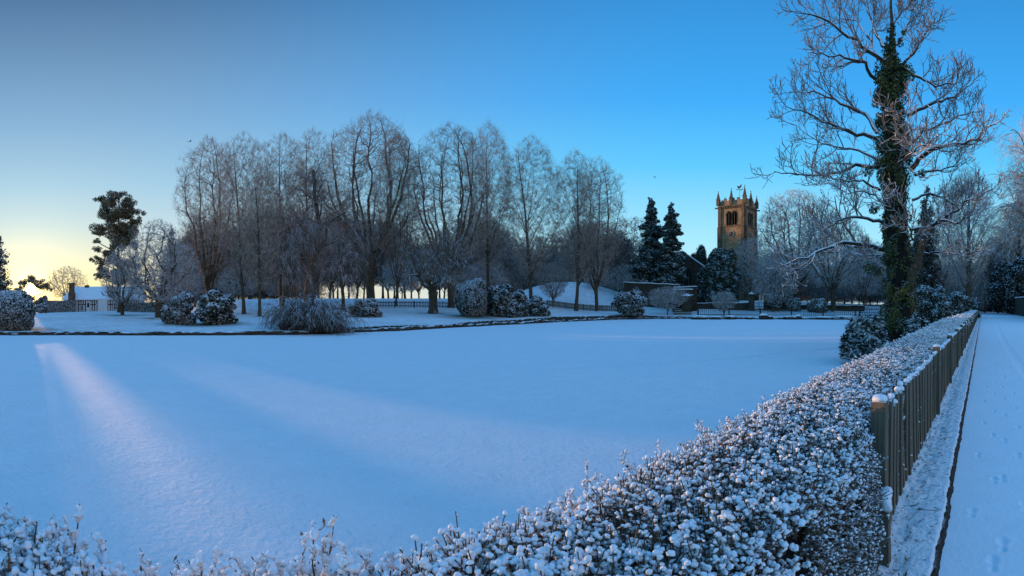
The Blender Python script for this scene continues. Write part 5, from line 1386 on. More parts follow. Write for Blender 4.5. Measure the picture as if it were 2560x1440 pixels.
def cottage():
    D = 85.0; pxa, pxb = 160, 352; pa, pb = W(pxa, D), W(pxb, D - 3); L = np.linalg.norm(pb - pa); z0 = gz(200, D) - 0.15
    t = thing('timber_cottage', 'long low black-and-white timbered cottage with a snowy roof behind the left lawn', 'cottage', (pa[0], pa[1], z0), atan2(pb[1] - pa[1], pb[0] - pa[0]))
    Z = lambda py: ZY(py, D) - z0; k = D / F
    ze, zr = Z(746), Z(715.5); X = lambda px: (px - pxa) * k * L / ((pxb - pxa) * k)
    dp = 5.5
    MB().bx(0, L, 0, dp, 0, ze).build('wall', M['white'], t)
    g = MB(); g.prism([(0, 0), (0, 0.01), (0, 0)], 0, 0.01) if False else None
    rf = MB()
    y0, y1, ym = -0.45, dp + 0.45, dp / 2
    V = [(-.3, y0, ze - .12), (L + .3, y0, ze - .12), (L - 0.2, ym, zr), (0.9, ym, zr), (-.3, y1, ze - .12), (L + .3, y1, ze - .12),
         (-.3, y0, ze - .3), (L + .3, y0, ze - .3), (L + .3, y1, ze - .3), (-.3, y1, ze - .3)]
    rf.add(V, q=[(0, 1, 2, 3), (5, 4, 3, 2), (6, 7, 1, 0), (9, 6, 0, 4), (7, 8, 5, 1), (8, 9, 4, 5)], t=[(0, 3, 4), (1, 5, 2)])
    rf.build('roof', M['roofsnow'], t)
    # timber frame, proud of the plaster
    tb = MB(); rng = np.random.RandomState(2)
    xs = np.arange(X(197), L - 0.1, 0.42)
    for i, x in enumerate(xs):
        if X(248) < x < X(272): continue
        if i % 1 == 0: tb.bx(x, x + 0.15, -0.05, 0.0, 0.05, ze - 0.1)
    for z in (0.05, ze * 0.52, ze - 0.25):
        for a, b in ((X(196), X(248)), (X(272), L)): tb.bx(a, b, -0.056, 0.0, z, z + 0.16)
    tb.build('timber_frame', M['black'], t)
    MB().bx(X(249), X(271), -0.5, 0, 0.2, ze - 0.05).build('porch', M['white'], t)
    d = MB().bx(X(217), X(227.5), -0.07, -0.058, 0.05, 2.0).build('door', M['white'], t)
    MB().bx(X(219.5), X(225), -0.09, -0.071, 0.9, 1.7).build('door_pane', M['glass'], d)
    for (a, b, z1, z2) in ((203, 209.5, 0.35, 1.25), (200.5, 206.5, 1.75, 2.45), (286, 294, 0.55, 1.7), (243, 247, 0.6, 1.4), (322, 330, 0.6, 1.6)):
        f = MB(); f.bx(X(a) - .08, X(b) + .08, -0.09, -0.06, z1 - .08, z2 + .08); fo = f.build('window', M['white'], t)
        gl = MB(); n = 2
        for i in range(n):
            for j in range(2):
                w_ = (X(b) - X(a)) / n; h_ = (z2 - z1) / 2; gl.bx(X(a) + i * w_ + .03, X(a) + (i + 1) * w_ - .03, -0.10, -0.091, z1 + j * h_ + .03, z1 + (j + 1) * h_ - .03)
        gl.build('pane', M['glass'], fo)
    ch = MB(); cx = X(182.5)
    ch.bx(cx - .55, cx + .55, -1.0, -0.1, 0, Z(732)); ch.bx(cx - .72, cx + .6, -1.15, -0.02, 0, Z(757)); ch.bx(cx - .45, cx + .42, -0.9, -0.15, Z(732), Z(710)); ch.bx(cx - .52, cx + .5, -0.97, -0.08, Z(710), Z(708))
    ch.build('chimney', M['brick'], t)
    MB().bx(X(204), X(215), ym - .3, ym + .3, zr - .3, zr + .25).build('ridge_chimney', M['brick'], t)
cottage()

# ---------------------------------------------------------------- far fences
def far_fence(name, label, pts, hpx, spacing, posts, mat='dwood', pw=0.06, rails=(0.3, 0.8), point=True, over=0.0, postw=0.12):
    """pts: (px, D) along; one mesh per picket, sharing data"""
    Q = [W(a, b) for a, b in pts]; Z0 = [gz(a, b) for a, b in pts]
    seg = [np.linalg.norm(Q[i + 1] - Q[i]) for i in range(len(Q) - 1)]; L = np.r_[0, np.cumsum(seg)]
    f = lambda d: (np.interp(d, L, [q[0] for q in Q]), np.interp(d, L, [q[1] for q in Q]))
    c = f(0); t = thing(name, label, 'fence', (c[0], c[1], 0))
    H = hpx
    pk = MB(); pk.bx(-pw / 2, pw / 2, -0.012, 0.012, 0.05, H)
    if point: pk.prism([(-pw / 2, H), (pw / 2, H), (0, H + 0.08)], -0.012, 0.012)
    first = None; ds = np.arange(0.1, L[-1], spacing)
    for i, d in enumerate(ds):
        x, y = f(d); x2, y2 = f(min(d + .1, L[-1])); x1, y1 = f(max(d - .1, 0)); a = atan2(y2 - y1, x2 - x1)
        if first is None: first = pk.build('picket', M[mat], t); o = first
        else: o = first.copy(); COL.objects.link(o); o.parent = t
        o.location = (x - c[0], y - c[1], float(base_z(x, y))); o.rotation_euler = (0, random.uniform(-.03, .03), a)
    nr = max(2, int(L[-1] / 2.5))
    for h in rails:
        r = MB(); P = np.array([(*f(u), 0) for u in np.linspace(0, L[-1], nr * 3)]); zz = base_z(P[:, 0], P[:, 1]) + h * H
        n = len(P); T = unit(np.gradient(P[:, :2], axis=0)); Nn = np.c_[-T[:, 1], T[:, 0]] * 0.03
        V = []
        for i in range(n):
            for (o_, z_) in ((-1, -.04), (-1, .04), (1, .04), (1, -.04)): V.append((P[i, 0] + o_ * Nn[i, 0] - T[i, 1] * -.04 - c[0], P[i, 1] + o_ * Nn[i, 1] - T[i, 0] * .0 - c[1] + .03, zz[i] + z_))
        q = [(i * 4 + k, (i + 1) * 4 + k, (i + 1) * 4 + (k + 1) % 4, i * 4 + (k + 1) % 4) for i in range(n - 1) for k in range(4)]
        r.add(V, q=q); r.build('rail', M[mat], t)
    if posts:
        po = MB(); po.bx(-postw / 2, postw / 2, -.06, .06, 0, H * 1.05); first = None
        for d in np.arange(0, L[-1] + .01, posts):
            x, y = f(d)
            if first is None: first = po.build('post', M[mat], t); o = first
            else: o = first.copy(); COL.objects.link(o); o.parent = t
            o.location = (x - c[0], y - c[1] + .06, float(base_z(x, y)))
random.seed(4)
far_fence('paling_fence', 'dark pointed paling fence across the snow either side of the pollarded tree', [(938, 57), (1010, 56.5), (1080, 56), (1150, 55)], 0.78, 0.19, 2.4, pw=0.07)
far_fence('mound_fence', 'weathered paling fence at the foot of the snowy mound', [(1368, 66), (1440, 65.5), (1500, 65), (1562, 64)], 0.85, 0.155, 2.6, mat='wood', pw=0.12, point=False)
far_fence('churchyard_fence', 'long dark railed fence with thin bars along the water in front of the church', [(1745, 62), (1830, 62.5), (1920, 62), (2010, 61), (2100, 61), (2200, 61)], 1.05, 0.27, 4.2, pw=0.045, point=False, rails=(0.22, 0.93), postw=0.16)
far_fence('iron_railing', 'second darker line of railings behind the right end of the churchyard fence', [(2150, 66), (2200, 66), (2260, 66), (2300, 66)], 1.3, 0.25, 3, mat='iron', pw=0.035, point=True)
# a thin post by the paling fence, edge stones, the sedge tuft, sluice box
def rock(px, D, w, h, label, seed):
    rng = np.random.RandomState(seed); mb, cp = MB(), MB()
    blob_core(mb, rng, [(0, 0, h * 0.35, w / 2, w * 0.35, h * 0.65)], 1.0, 9, 6)
    blob_core(cp, rng, [(0, 0.02, h * 0.82, w * 0.42, w * 0.3, h * 0.28)], 1.0, 9, 6)
    p = W(px, D); t = thing('edge_stone', label, 'stone', (p[0], p[1], 0.0), -az(px), 'dark stones along the pond edge below the churchyard fence')
    mb.build('stone', M['bank'], t); cp.build('snow_cap', M['roofsnow'], t)
for i, (px, w, h, lab) in enumerate(((1748, 2.6, .42, 'low dark stone at the left end of the churchyard fence, by the stone pier'), (1790, 2.2, .35, 'flat snow-topped stone left of the little round-headed tree'), (1826, 1.9, .42, 'dark stone at the foot of the little round-headed tree'), (1872, 1.1, .3, 'small flat stone below the tall gate pier'), (1909, 1.35, .62, 'upright boulder below the church gate'), (1926, .8, .4, 'small stone touching the upright boulder'), (1975, 2.0, .4, 'long low stone below the shrubs right of the gate'), (1995, 1.0, .5, 'rounded stone right of the long low stone'), (2060, 2.6, .35, 'flat snowy slab below the oaks'), (2110, 3.0, .42, 'broad snowy slab near the right end of the pond edge'), (2150, 2.0, .35, 'last dark stone before the rhododendron'))):
    rock(px, 57.3 if px < 1900 else 57.0, w, h, lab, i)
def sedge():
    rng = np.random.RandomState(5); n = 130; a = rng.uniform(0, 2 * pi, n); tl = rng.uniform(0.1, 1.0, n)
    P = grow(rng, np.c_[rng.normal(0, .15, n), rng.normal(0, .15, n), np.zeros(n)], np.c_[np.cos(a) * np.sin(tl), np.sin(a) * np.sin(tl), np.cos(tl)], rng.uniform(.7, 1.3, n), 6, .05, -0.25)
    mb = MB(); tubes(mb, P, np.full((n, 1), .02) * np.linspace(1, .3, 6)[None], 3)
    p = W(1597, 59.8); t = thing('sedge_tuft', 'arching tuft of frosted sedge at the pond edge below the snowy shrub', 'grass tuft', (p[0], p[1], 0.1)); mb.build('blades', M['frost'], t)
sedge()
p = W(1078, 38.6); t = thing('sluice_box', 'dark low wooden box with a snowy lid set into the pond bank', 'sluice', (p[0], p[1], ICE_Z), -az(1078) + 0.15)
b = MB(); b.bx(-.75, .75, 0.05, .9, 0, .24); b.bx(-.78, -.1, -.12, 0.045, 0, .2); b.build('box', M['dwood'], t); MB().bx(-.1, .72, -.25, .04, 0.02, .08).build('lid', M['roofsnow'], t)

def bird(px, py, D, label, seed):
    p = W(px, D); z = ZY(py, D); t = thing('bird', label, 'bird', (p[0], p[1], z), seed * 1.3)
    b = MB(); b.cone((0, 0, 0), 0.01, 0.10, 0.22, 7); b.cone((0, 0, 0.2201), 0.10, 0.03, 0.26, 7)
    V = b.v; b.v = [np.stack([v[:, 2] - .24, v[:, 1] * .8, v[:, 0] * .8], -1) for v in V]; b.build('body', M['black'], t)
    for s in (-1, 1):
        w = MB(); w.add([(-.10, s * .05, 0), (.12, s * .05, 0), (.06, s * .42, .16), (-.12, s * .40, .15), (.0, s * .75, .06), (-.08, s * .73, .05), (-.10, s * .05, .025), (.12, s * .05, .025), (.06, s * .42, .185), (-.12, s * .40, .175)], q=[(0, 1, 2, 3), (3, 2, 4, 5), (6, 7, 8, 9), (0, 1, 7, 6), (1, 2, 8, 7), (3, 0, 6, 9)]); w.build('wing', M['black'], t)
bird(475, 354, 90, 'tiny dark bird flying above the left end of the tall trees', 1)
bird(1637, 443, 120, 'tiny dark bird in the blue sky above the two dark conifers', 2)
# ---------------------------------------------------------------- the snowy privet hedge along the lane
def ico(sub):
    import bmesh
    bm = bmesh.new(); bmesh.ops.create_icosphere(bm, subdivisions=sub, radius=1.0)
    V = np.array([v.co[:] for v in bm.verts]); T = np.array([[l.vert.index for l in f.loops] for f in bm.faces]); bm.free(); return V, T
ICO = {s: ico(s) for s in (1, 2, 3)}
def puffs(mb, rng, P, size, sub, orient=None, elong=None, flat=0.62):
    """lumpy snow clumps at P (n,3), radius size (n,)"""
    if not len(P): return
    V0, T0 = ICO[sub]; nv = len(V0); nvar = 10
    var = []
    for i in range(nvar):
        a, b, c = rng.uniform(-3, 3, 3); k = 1 + 0.20 * np.sin(V0[:, 0] * 2.6 + a) * np.sin(V0[:, 1] * 2.9 + b) + 0.14 * np.sin(V0[:, 2] * 4.1 + c + V0[:, 0] * 3) + 0.06 * np.sin(V0[:, 0] * 8 + a) * np.sin(V0[:, 1] * 7 + c)
        W0 = V0 * k[:, None]; W0[:, 2] = np.where(W0[:, 2] < 0, W0[:, 2] * 0.45, W0[:, 2] * flat / 0.62)
        var.append(W0)
    var = np.array(var); n = len(P); vi = rng.randint(0, nvar, n)
    A = var[vi] * np.array([1, 1, 0.85])
    if elong is not None: A = A * np.stack([elong, np.ones(n), np.ones(n)], -1)[:, None, :]
    th = rng.uniform(0, 2 * pi, n) if orient is None else orient[0]
    ph = rng.normal(0, 0.35, n) if orient is None else orient[1]
    # pitch about y, then yaw about z
    cp, sp = np.cos(ph)[:, None], np.sin(ph)[:, None]
    x = A[..., 0] * cp - A[..., 2] * sp; z = A[..., 0] * sp + A[..., 2] * cp; y = A[..., 1]
    c, s = np.cos(th)[:, None], np.sin(th)[:, None]
    B = np.stack([x * c - y * s, x * s + y * c, z], -1) * size[:, None, None] + P[:, None, :]
    mb.add(B.reshape(-1, 3), t=(T0[None] + (np.arange(n) * nv)[:, None, None]).reshape(-1, 3))

def h_top(s):    # height of the hedge top along the lane
    s = np.asarray(s, float)
    dip = 0.13 * np.exp(-((s + 0.02) / 0.36) ** 4)
    return 0.955 - dip + 0.03 * (vnoise(s, s * 0, 0.8) - 0.5) + 0.015 * (vnoise(s, s * 0 + 3, 3) - 0.5) - 0.02 * np.clip((s - 10) / 30, 0, 1)
def h_far(s):
    s = np.asarray(s, float); return 1.30 + 0.30 * np.clip((s - 0.5) / 3.5, 0, 1) + 0.30 * np.clip((s - 5) / 12, 0, 1) - 0.25 * np.clip((s - 22) / 20, 0, 1)
def h_near(s):
    s = np.asarray(s, float); return 0.60 + 0.135 * np.clip((s - 2.5) / 0.3, 0, 1) + 0.04 * (vnoise(s, s * 0 + 5, 1.7) - 0.5)
def surf(s, u):
    """u 0..1: up the near face, over the top, down the far face -> l, z, outward normal (l,z)"""
    lt, ln, lf = h_top(s), h_near(s), h_far(s)
    r = 0.13
    bulge = 0.05 * np.sin(np.clip(u / 0.42, 0, 1) * pi)
    a = np.clip(u / 0.42, 0, 1); b = np.clip((u - 0.42) / 0.43, 0, 1); c = np.clip((u - 0.85) / 0.15, 0, 1)
    z = np.where(u < 0.42, 0.07 + (lt - 0.07) * a, np.where(u < 0.85, lt, lt - 0.55 * c))
    l = np.where(u < 0.42, ln - np.where(s < 2.9, bulge, 0), np.where(u < 0.85, ln + (lf - ln) * b, lf))
    # rounded shoulders
    k1 = np.exp(-((u - 0.42) / 0.05) ** 2); z = z - 0.05 * k1; l = l + np.where(u < 0.42, 0.05, 0.0) * k1
    k2 = np.exp(-((u - 0.85) / 0.05) ** 2); z = z - 0.06 * k2
    nl = np.where(u < 0.40, -1.0, np.where(u < 0.82, 0.0, 1.0)); nz = np.where(u < 0.40, 0.35, np.where(u < 0.82, 1.0, 0.5))
    m = np.abs(u - 0.42) < 0.06; nl = np.where(m, -0.6, nl); nz = np.where(m, 0.8, nz)
    return l, z, nl, nz
def to3(s, l, z): return np.stack([RS[0] * s + RL[0] * l, RS[1] * s + RL[1] * l, z], -1)
HOLES = [(1.45, 0.30, 0.12, 0.13), (2.2, 0.22, 0.10, 0.10), (1.0, 0.36, .09, .06), (2.62, 0.12, 0.08, 0.12), (0.95, 0.10, 0.10, 0.10)]
def hedge_band(rng, s0, s1, per_m, ulo, uhi, leafn, size, sub, stems, leaves, snow, shoot=0.09, spike=0.06, cover=1.0):
    n = int((s1 - s0) * per_m); s = rng.uniform(s0, s1, n); u = rng.uniform(ulo, uhi, n)
    keep = np.ones(n, bool)
    for (hs, hu, ws, wu) in HOLES: keep &= ~((((s - hs) / ws) ** 2 + ((u - hu) / wu) ** 2) < rng.uniform(0.5, 1.1, n))
    s, u = s[keep], u[keep]; n = len(s)
    heavy = 0.62 + 0.85 * fbm(s * 3.0, u * 9.0, 2.2, 3)
    l, z, nl, nz = surf(s, u)
    dep = rng.rand(n) ** 1.3 * 0.07
    base = to3(s, l - nl * (dep + 0.05), z - nz * (dep + 0.05))
    nrm = unit(to3(np.zeros(n), nl, nz) + rng.randn(n, 3) * 0.45 + np.array([0, 0, 0.25]))
    L = shoot * rng.uniform(0.6, 1.3, n); sp = rng.rand(n) < spike; L[sp] *= rng.uniform(1.15, 1.55, sp.sum())
    P = grow(rng, base, nrm, L + 0.04, 4, 0.22, 0.12)
    R = np.full((n, 4), 0.0028) * np.array([1.3, 1.1, 0.9, 0.7]) * (1 if size < 0.02 else size / 0.016)
    tubes(stems, P, R, 3)
    # leaves in pairs up the shoot
    k = leafn; idx = np.repeat(np.arange(n), k); t = np.tile((np.arange(k) + 0.6) / k, n)
    p, T, _ = along(P, R, idx, np.clip(t * 0.98, 0, 0.99))
    yaw = rng.uniform(0, 2 * pi, n)[idx] + np.tile(np.arange(k) * 1.7, n)
    hd = np.stack([np.cos(yaw), np.sin(yaw), 0 * yaw], -1)
    ll = np.maximum(size * 1.9, 0.021) * rng.uniform(0.7, 1.25, len(idx))
    dirn = unit(hd + T * 0.6 + np.array([0, 0, -0.1])); side = unit(np.cross(dirn, np.array([0, 0, 1.0]))); upv = np.cross(side, dirn)
    tip = p + dirn * ll[:, None]; mid = p + dirn * (ll * 0.5)[:, None]; w = (ll * 0.26)[:, None]
    V = np.stack([p, mid + side * w, tip - upv * w * 0.25, mid - side * w], 1)
    leaves.add(V.reshape(-1, 3), q=np.arange(len(idx) * 4).reshape(-1, 4))
    # snow lying on the leaves, mostly near the tips
    face = (u < 0.38)[idx]; gap_ = fbm(s * 4.0 + 7, u * 12.0, 2.6, 3)[idx]; pr = np.where(face, 0.42, np.where(gap_ < 0.42, 0.22, 0.62)) * cover * np.where(t > 0.3, 1, 0.45)
    m = rng.rand(len(idx)) < pr
    Ps = (p + dirn * (ll * 0.52)[:, None] + np.array([0, 0, 1]) * (size * 0.22))[m]
    puffs(snow, rng, Ps, size * heavy[idx][m] * rng.uniform(0.5, 1.15, m.sum()) * np.where(face[m], 0.8, 1.0), sub, (yaw[m], np.arctan2(dirn[m][:, 2], 1.0) * 0.7), rng.uniform(1.2, 1.9, m.sum()))
    m2 = rng.rand(n) < np.where(u < 0.38, 0.25, 0.5) * cover
    puffs(snow, rng, (P[:, -1] + np.array([0, 0, size * 0.1]))[m2], size * heavy[m2] * rng.uniform(0.7, 1.4, m2.sum()) * np.where((u < 0.38)[m2], 0.75, 1.0), sub)
def caps(rng, snow, s0, s1, n, u0, u1, size, sub):
    s = rng.uniform(s0, s1, n); u = rng.uniform(u0, u1, n); h = fbm(s * 3.0, u * 9.0, 2.2, 3); k = h > 0.40; s, u = s[k], u[k]; n = len(s)
    l, z, nl, nz = surf(s, u); C = to3(s, l + nl * 0.005, z + nz * 0.012); m = 7; idx = np.repeat(np.arange(n), m)
    ax = rng.uniform(0, 2 * pi, n)[idx]; q = rng.normal(0, 1.0, n * m) * size * 1.5; w = rng.normal(0, .6, n * m) * size
    P = C[idx] + np.stack([np.cos(ax) * q - np.sin(ax) * w, np.sin(ax) * q + np.cos(ax) * w, rng.normal(0, .35, n * m) * size], -1)
    puffs(snow, rng, P, size * rng.uniform(0.6, 1.25, n * m), sub)
def make_hedge():
    rng = np.random.RandomState(21)
    stems, leaves, snow, core = MB(), MB(), MB(), MB()
    # (s range, shoots per metre, leaves, size, subdivision)
    hedge_band(rng, -1.7, -0.36, 1100, 0.30, 0.98, 5, 0.0088, 2, stems, leaves, snow, 0.07, 0.05)
    hedge_band(rng, 0.26, 2.9, 2900, 0.0, 0.98, 5, 0.0076, 2, stems, leaves, snow, 0.065, 0.05)
    hedge_band(rng, 2.9, 5.2, 1700, 0.28, 0.96, 5, 0.0088, 1, stems, leaves, snow, 0.065, 0.05)
    hedge_band(rng, 2.9, 5.2, 200, 0.0, 0.3, 5, 0.014, 1, stems, leaves, snow, 0.09, 0.1, 0.6)
    hedge_band(rng, 5.2, 9.5, 950, 0.30, 0.95, 5, 0.0122, 1, stems, leaves, snow, 0.08, 0.05)
    hedge_band(rng, 9.5, 18, 400, 0.28, 0.95, 5, 0.0185, 1, stems, leaves, snow, 0.09, 0.04)
    hedge_band(rng, 18, 70, 130, 0.26, 0.95, 4, 0.038, 1, stems, leaves, snow, 0.12, 0.03)
    # open sprays: the thin part of the hedge in front and the free shoots along its outer edge
    def sprays(n, s0, s1, l0, l1, ztop, zj, rad, wan=0.16, lean=0.3, sub=2, big=1.0):
        s = rng.uniform(s0, s1, n); l = rng.uniform(l0, l1, n); H = ztop(s) * (1 + rng.normal(0, zj, n))
        z0 = np.full(n, 0.42); b = to3(s, l, z0)
        P = grow(rng, b, np.c_[rng.randn(n) * lean, rng.randn(n) * lean, np.ones(n)], (H - z0) * 1.12, 9, wan, 0.10)
        R = np.full((n, 1), rad) * np.linspace(1, .5, 9)[None]; tubes(stems, P, R, 5)
        P2, R2 = spawn(rng, P, R, 9, 0.35, 1.0, 0.75, 0.25, lambda t, pl: 0.075 * (1.2 - 0.5 * t), 6, 0.2, 0.15, rmin=0.0017); tubes(stems, P2, R2, 4)
        P3, R3 = spawn(rng, P2, R2, 3, 0.3, 1.0, 0.8, 0.25, lambda t, pl: 0.03 + 0 * t, 4, 0.2, 0.15, rmin=0.0013); tubes(stems, P3, R3, 3)
        # snow lies along the twigs in short rolls
        for (Q, prob, sz) in ((P[:, 4:], 0.55, 0.0078), (P2, 0.72, 0.0082), (P3, 0.75, 0.0066)):
            A, B = Q[:, :-1].reshape(-1, 3), Q[:, 1:].reshape(-1, 3); m = rng.rand(len(A)) < prob * (0.35 + 1.1 * fbm(A[:, 0] * 6, A[:, 2] * 6 + A[:, 1] * 5, 2.0)); A, B = A[m], B[m]
            d = unit(B - A); hor = np.hypot(d[:, 0], d[:, 1]); k = sz * big * rng.uniform(0.7, 1.35, len(A)) * (0.65 + 0.5 * hor)
            puffs(snow, rng, (A + B) / 2 + np.array([0, 0, 1]) * (k * 0.45)[:, None], k, sub, (np.arctan2(d[:, 1], d[:, 0]), -np.arctan2(d[:, 2], hor) * -0.8), np.clip(np.linalg.norm(B - A, axis=1) / (2 * k) * 1.25, 1.0, 2.6))
        # a few leaves still on
        idx = rng.randint(0, len(P3), int(len(P3) * 0.8)); p = P3[idx, -1]; d = unit(rng.randn(len(p), 3) + [0, 0, .3]); sd = unit(np.cross(d, [0, 0, 1.0]))
        Lf = rng.uniform(.012, .024, len(p))[:, None]; V = np.stack([p, p + d * Lf * .5 + sd * Lf * .25, p + d * Lf, p + d * Lf * .5 - sd * Lf * .25], 1); leaves.add(V.reshape(-1, 3), q=np.arange(len(p) * 4).reshape(-1, 4))
    sprays(150, -0.38, 0.32, 0.95, 1.36, lambda s: 0.79 + 0.07 * vnoise(s, s * 0 + 2, 6.0) + 0.03 * np.clip(s / 0.3, 0, 1), 0.03, 0.0045, big=1.4)
    sprays(130, -1.3, -0.34, 0.85, 1.38, lambda s: 0.80 + 0.07 * np.clip(-(s + 0.34) / 0.3, 0, 1) + 0.04 * vnoise(s, s * 0 + 8, 4.0), 0.03, 0.005, big=1.35)
    sprays(60, 0.28, 1.3, 0.95, 1.36, lambda s: 0.775 + 0.07 * np.clip((s - .28) / .25, 0, 1) + 0.03 * vnoise(s, s * 0 + 8, 4.0), 0.02, 0.0042, big=1.25)
    sprays(30, 1.3, 3.4, 1.25, 1.55, lambda s: 0.87 + 0.03 * vnoise(s, s * 0 + 8, 4.0), 0.025, 0.0036, sub=1)
    caps(rng, snow, 0.2, 2.9, 420, 0.34, 0.92, 0.0098, 2); caps(rng, snow, 2.9, 6.5, 600, 0.42, 0.9, 0.012, 1); caps(rng, snow, -1.6, -0.45, 160, 0.4, 0.95, 0.010, 2)
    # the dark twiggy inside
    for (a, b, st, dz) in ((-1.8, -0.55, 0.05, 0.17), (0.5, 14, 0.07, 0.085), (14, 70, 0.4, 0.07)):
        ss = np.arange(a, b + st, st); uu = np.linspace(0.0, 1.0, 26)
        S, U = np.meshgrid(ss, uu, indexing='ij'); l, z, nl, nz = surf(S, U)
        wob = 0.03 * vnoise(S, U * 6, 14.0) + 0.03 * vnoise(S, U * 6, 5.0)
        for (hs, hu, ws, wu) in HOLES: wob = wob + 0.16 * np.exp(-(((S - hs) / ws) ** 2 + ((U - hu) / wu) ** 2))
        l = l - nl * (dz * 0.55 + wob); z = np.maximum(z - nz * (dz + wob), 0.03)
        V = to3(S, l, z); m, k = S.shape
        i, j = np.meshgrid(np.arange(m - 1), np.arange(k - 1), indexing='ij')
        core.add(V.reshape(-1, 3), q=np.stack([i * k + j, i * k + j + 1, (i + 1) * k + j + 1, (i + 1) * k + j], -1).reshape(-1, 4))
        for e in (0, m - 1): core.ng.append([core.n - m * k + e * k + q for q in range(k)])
    # thicker bare stems inside the face and under the gap
    n = 200; s = rng.uniform(-1.7, 2.5, n); l = np.where(s < 0.3, rng.uniform(0.85, 1.25, n), rng.uniform(0.62, 0.68, n)); b = to3(s, l, np.full(n, 0.05))
    P = grow(rng, b, np.c_[rng.randn(n) * .18, rng.randn(n) * .18, np.ones(n)], rng.uniform(0.4, 0.66, n), 9, 0.07, 0.08); tubes(stems, P, np.full((n, 1), .0065) * np.linspace(1, .45, 9)[None], 4)
    P2, R2 = spawn(rng, P, np.full((n, 9), .005), 6, 0.35, 1.0, 0.8, 0.2, lambda t, pl: 0.08 + 0 * t, 5, 0.2, 0.08, rmin=0.0022); tubes(stems, P2, np.maximum(R2, 0.0022), 3)
    e = P2[:, -1]; m = rng.rand(len(e)) < 0.45; puffs(snow, rng, e[m], rng.uniform(.007, .013, m.sum()), 1)
    t = thing('hedge', 'long clipped privet hedge loaded with clumps of snow, running beside the lane fence', 'hedge', (0, 0, 0))
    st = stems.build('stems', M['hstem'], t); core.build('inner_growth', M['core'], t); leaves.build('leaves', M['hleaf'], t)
    sn = snow.build('snow_clumps', M['puff'], t, smooth=True)
make_hedge()

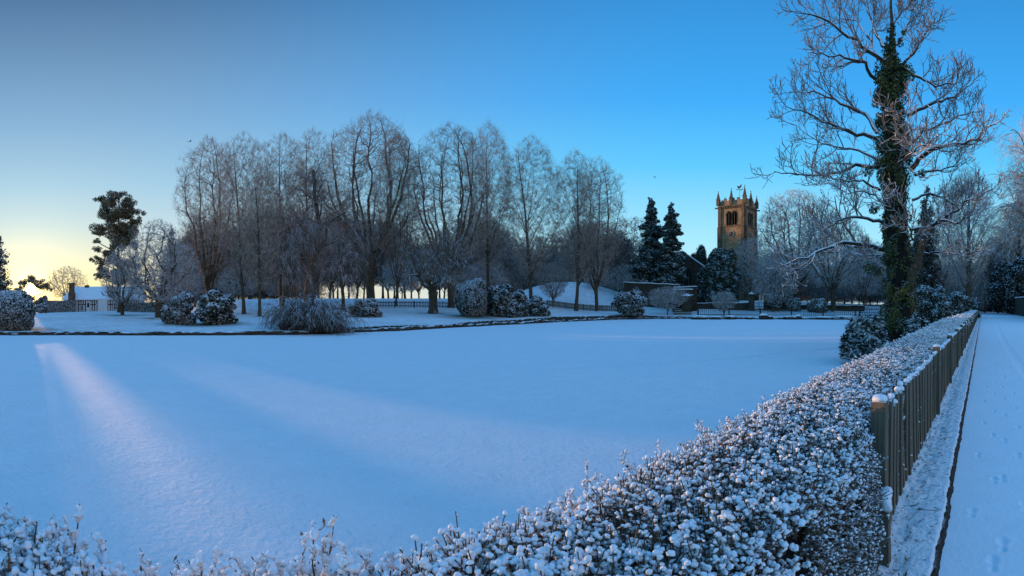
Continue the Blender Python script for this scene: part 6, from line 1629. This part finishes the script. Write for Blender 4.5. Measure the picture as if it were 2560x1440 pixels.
# ---------------------------------------------------------------- the paling fence along the lane
def lane_fence():
    rng = np.random.RandomState(9)
    t = thing('lane_fence', 'weathered wooden paling fence with snow-capped pales between the hedge and the lane', 'fence', (0, 0, 0))
    a = atan2(RS[1], RS[0])
    def pale_mesh(w, th, h, seed):
        r = np.random.RandomState(seed); mb = MB(); n = 7
        x = np.linspace(-w / 2, w / 2, n); top = h - 0.022 * (np.abs(x) / (w / 2)) ** 2.5
        pts = [(-w / 2, 0.0), (w / 2, 0.0)] + [(x[i], top[i]) for i in range(n - 1, -1, -1)]
        mb.prism(pts, -th / 2, th / 2); return mb
    def cap_mesh(w, th, h, seed):
        r = np.random.RandomState(seed); mb = MB(); V0, T0 = ICO[2]
        V = V0 * np.array([w * 0.56, th * 0.9 + 0.008, 0.022 + 0.012 * r.rand()]); V[:, 2] = np.where(V[:, 2] < 0, V[:, 2] * 0.5, V[:, 2])
        V[:, 2] += 0.006 * np.sin(V[:, 0] * 90 + seed); V += np.array([0, 0, h + 0.008]); mb.add(V, t=T0); return mb
    meshes = []; i = 0; s = 3.02
    protos = []
    k = 0
    while k < 100:
        w, h = 0.078, 0.90 + 0.03 * (rng.rand() - 0.5) - (0.06 if k in (1, 3) else 0)
        x, y = SL(s, 0.68 + rng.uniform(-.006, .006)); z = 0.06
        if k < 12:
            mb, cp = pale_mesh(w, 0.021, 1.0, k), cap_mesh(w, 0.021, 1.0, k)
            o = mb.build('pale', M['wood'], t); c = cp.build('snow_cap', M['puff'], o, smooth=True); protos.append((o, c))
        else:
            q = protos[rng.randint(12)]; o = q[0].copy(); COL.objects.link(o); o.parent = t
            c = q[1].copy(); COL.objects.link(c); c.parent = o
        o.location = (x, y, z); o.rotation_euler = (rng.normal(0, .012), rng.normal(0, .012), a + rng.normal(0, .02)); o.scale = (1, 1, h)
        s += 0.156 + rng.uniform(-.006, .006); k += 1
    rest = MB(); rc = MB()
    while s < 68:
        p = SL(s, 0.68); R = np.array([[RS[0], -RS[1], 0], [RS[1], RS[0], 0], [0, 0, 1]])
        h = 0.9 + rng.uniform(-.02, .02); rest.box((p[0], p[1], 0.06 + h / 2), (0.088, 0.021, h), R); rc.box((p[0], p[1], 0.07 + h), (0.09, 0.035, 0.03), R); s += 0.15
    o = rest.build('far_pales', M['wood'], t); o['kind'] = 'stuff'
    o = rc.build('far_snow_caps', M['puff'], t); o['kind'] = 'stuff'
    for zz in (0.30, 0.78):
        r = MB(); R = np.array([[RS[0], -RS[1], 0], [RS[1], RS[0], 0], [0, 0, 1]]); c = SL(35, 0.712); r.box((c[0], c[1], zz), (66.0, 0.035, 0.075), R); r.build('rail', M['wood'], t)
    for i, s in enumerate([2.96, 6.75, 9.4, 12.0] + list(np.arange(14.6, 66, 2.6))):
        p = SL(s, 0.672 if i else 0.665); h = 1.0 if i == 0 else 1.02
        m = MB(); m.box((0, 0, h / 2), (0.095, 0.095, h)); b = 0.095
        o = m.build('post', M['wood'], t); o.location = (p[0], p[1], 0.03); o.rotation_euler = (0, 0, a)
        c = cap_mesh(0.105, 0.05, 0, i); cc = c.build('snow_cap', M['puff'], o, smooth=True); cc.location = (0, 0, h + 0.004)
    # the broken stump of an older post, leaning out of the hedge foot
    p = SL(2.80, 0.60); t2 = thing('broken_post', 'rotten broken post with a lump of snow, at the near end of the paling fence', 'post', (p[0], p[1], 0.03), a)
    m = MB(); m.add([(-.04, -.035, 0), (.04, -.035, 0), (.045, .035, 0), (-.04, .035, 0), (-.03, -.03, .36), (.04, -.03, .42), (.035, .03, .46), (-.03, .03, .38)], q=[(0, 1, 5, 4), (1, 2, 6, 5), (2, 3, 7, 6), (3, 0, 4, 7), (4, 5, 6, 7)])
    m.build('stump', M['wood'], t2)
    c = MB(); puffs(c, rng, np.array([[0, 0, .44], [-.02, .03, .42], [.03, -.01, .46], [-.03, -.02, .41]]), np.array([.05, .045, .04, .04]), 2); c.build('snow_cap', M['puff'], t2, smooth=True)
lane_fence()
# fallen leaves and twigs on the verge
def litter():
    rng = np.random.RandomState(14); mb = MB(); n = 420
    s = 1.8 + rng.rand(n) ** 1.6 * 12; l = rng.uniform(0.44, 0.66, n); z = 0.075 + 0.03 * rng.rand(n)
    P = to3(s, l, z); d = unit(rng.randn(n, 3) * [1, 1, .3]); b = unit(np.cross(d, [0, 0, 1.0])); nn = np.cross(d, b)
    sz = rng.uniform(.008, .022, n)[:, None]; V = np.stack([P - d * sz, P + b * sz * .5 + nn * .003, P + d * sz, P - b * sz * .5], 1)
    mb.add(V.reshape(-1, 3), q=np.arange(n * 4).reshape(-1, 4)); o = mb.build('fallen_leaves', M['hleaf']); o['kind'] = 'stuff'
    o = MB(); P = grow(rng, to3(np.array([3.5, 4.3, 5.4, 6.2]), np.array([.50, .55, .5, .6]), np.array([.10, .10, .10, .1])), rng.randn(4, 3) * [1, 1, .05], np.array([.16, .14, .2, .2]), 6, .3, 0)
    P[..., 2] = .10; mb = MB(); tubes(mb, P, np.full((4, 6), .0028), 4); o = mb.build('fallen_twigs', M['hstem']); o['kind'] = 'stuff'
litter()
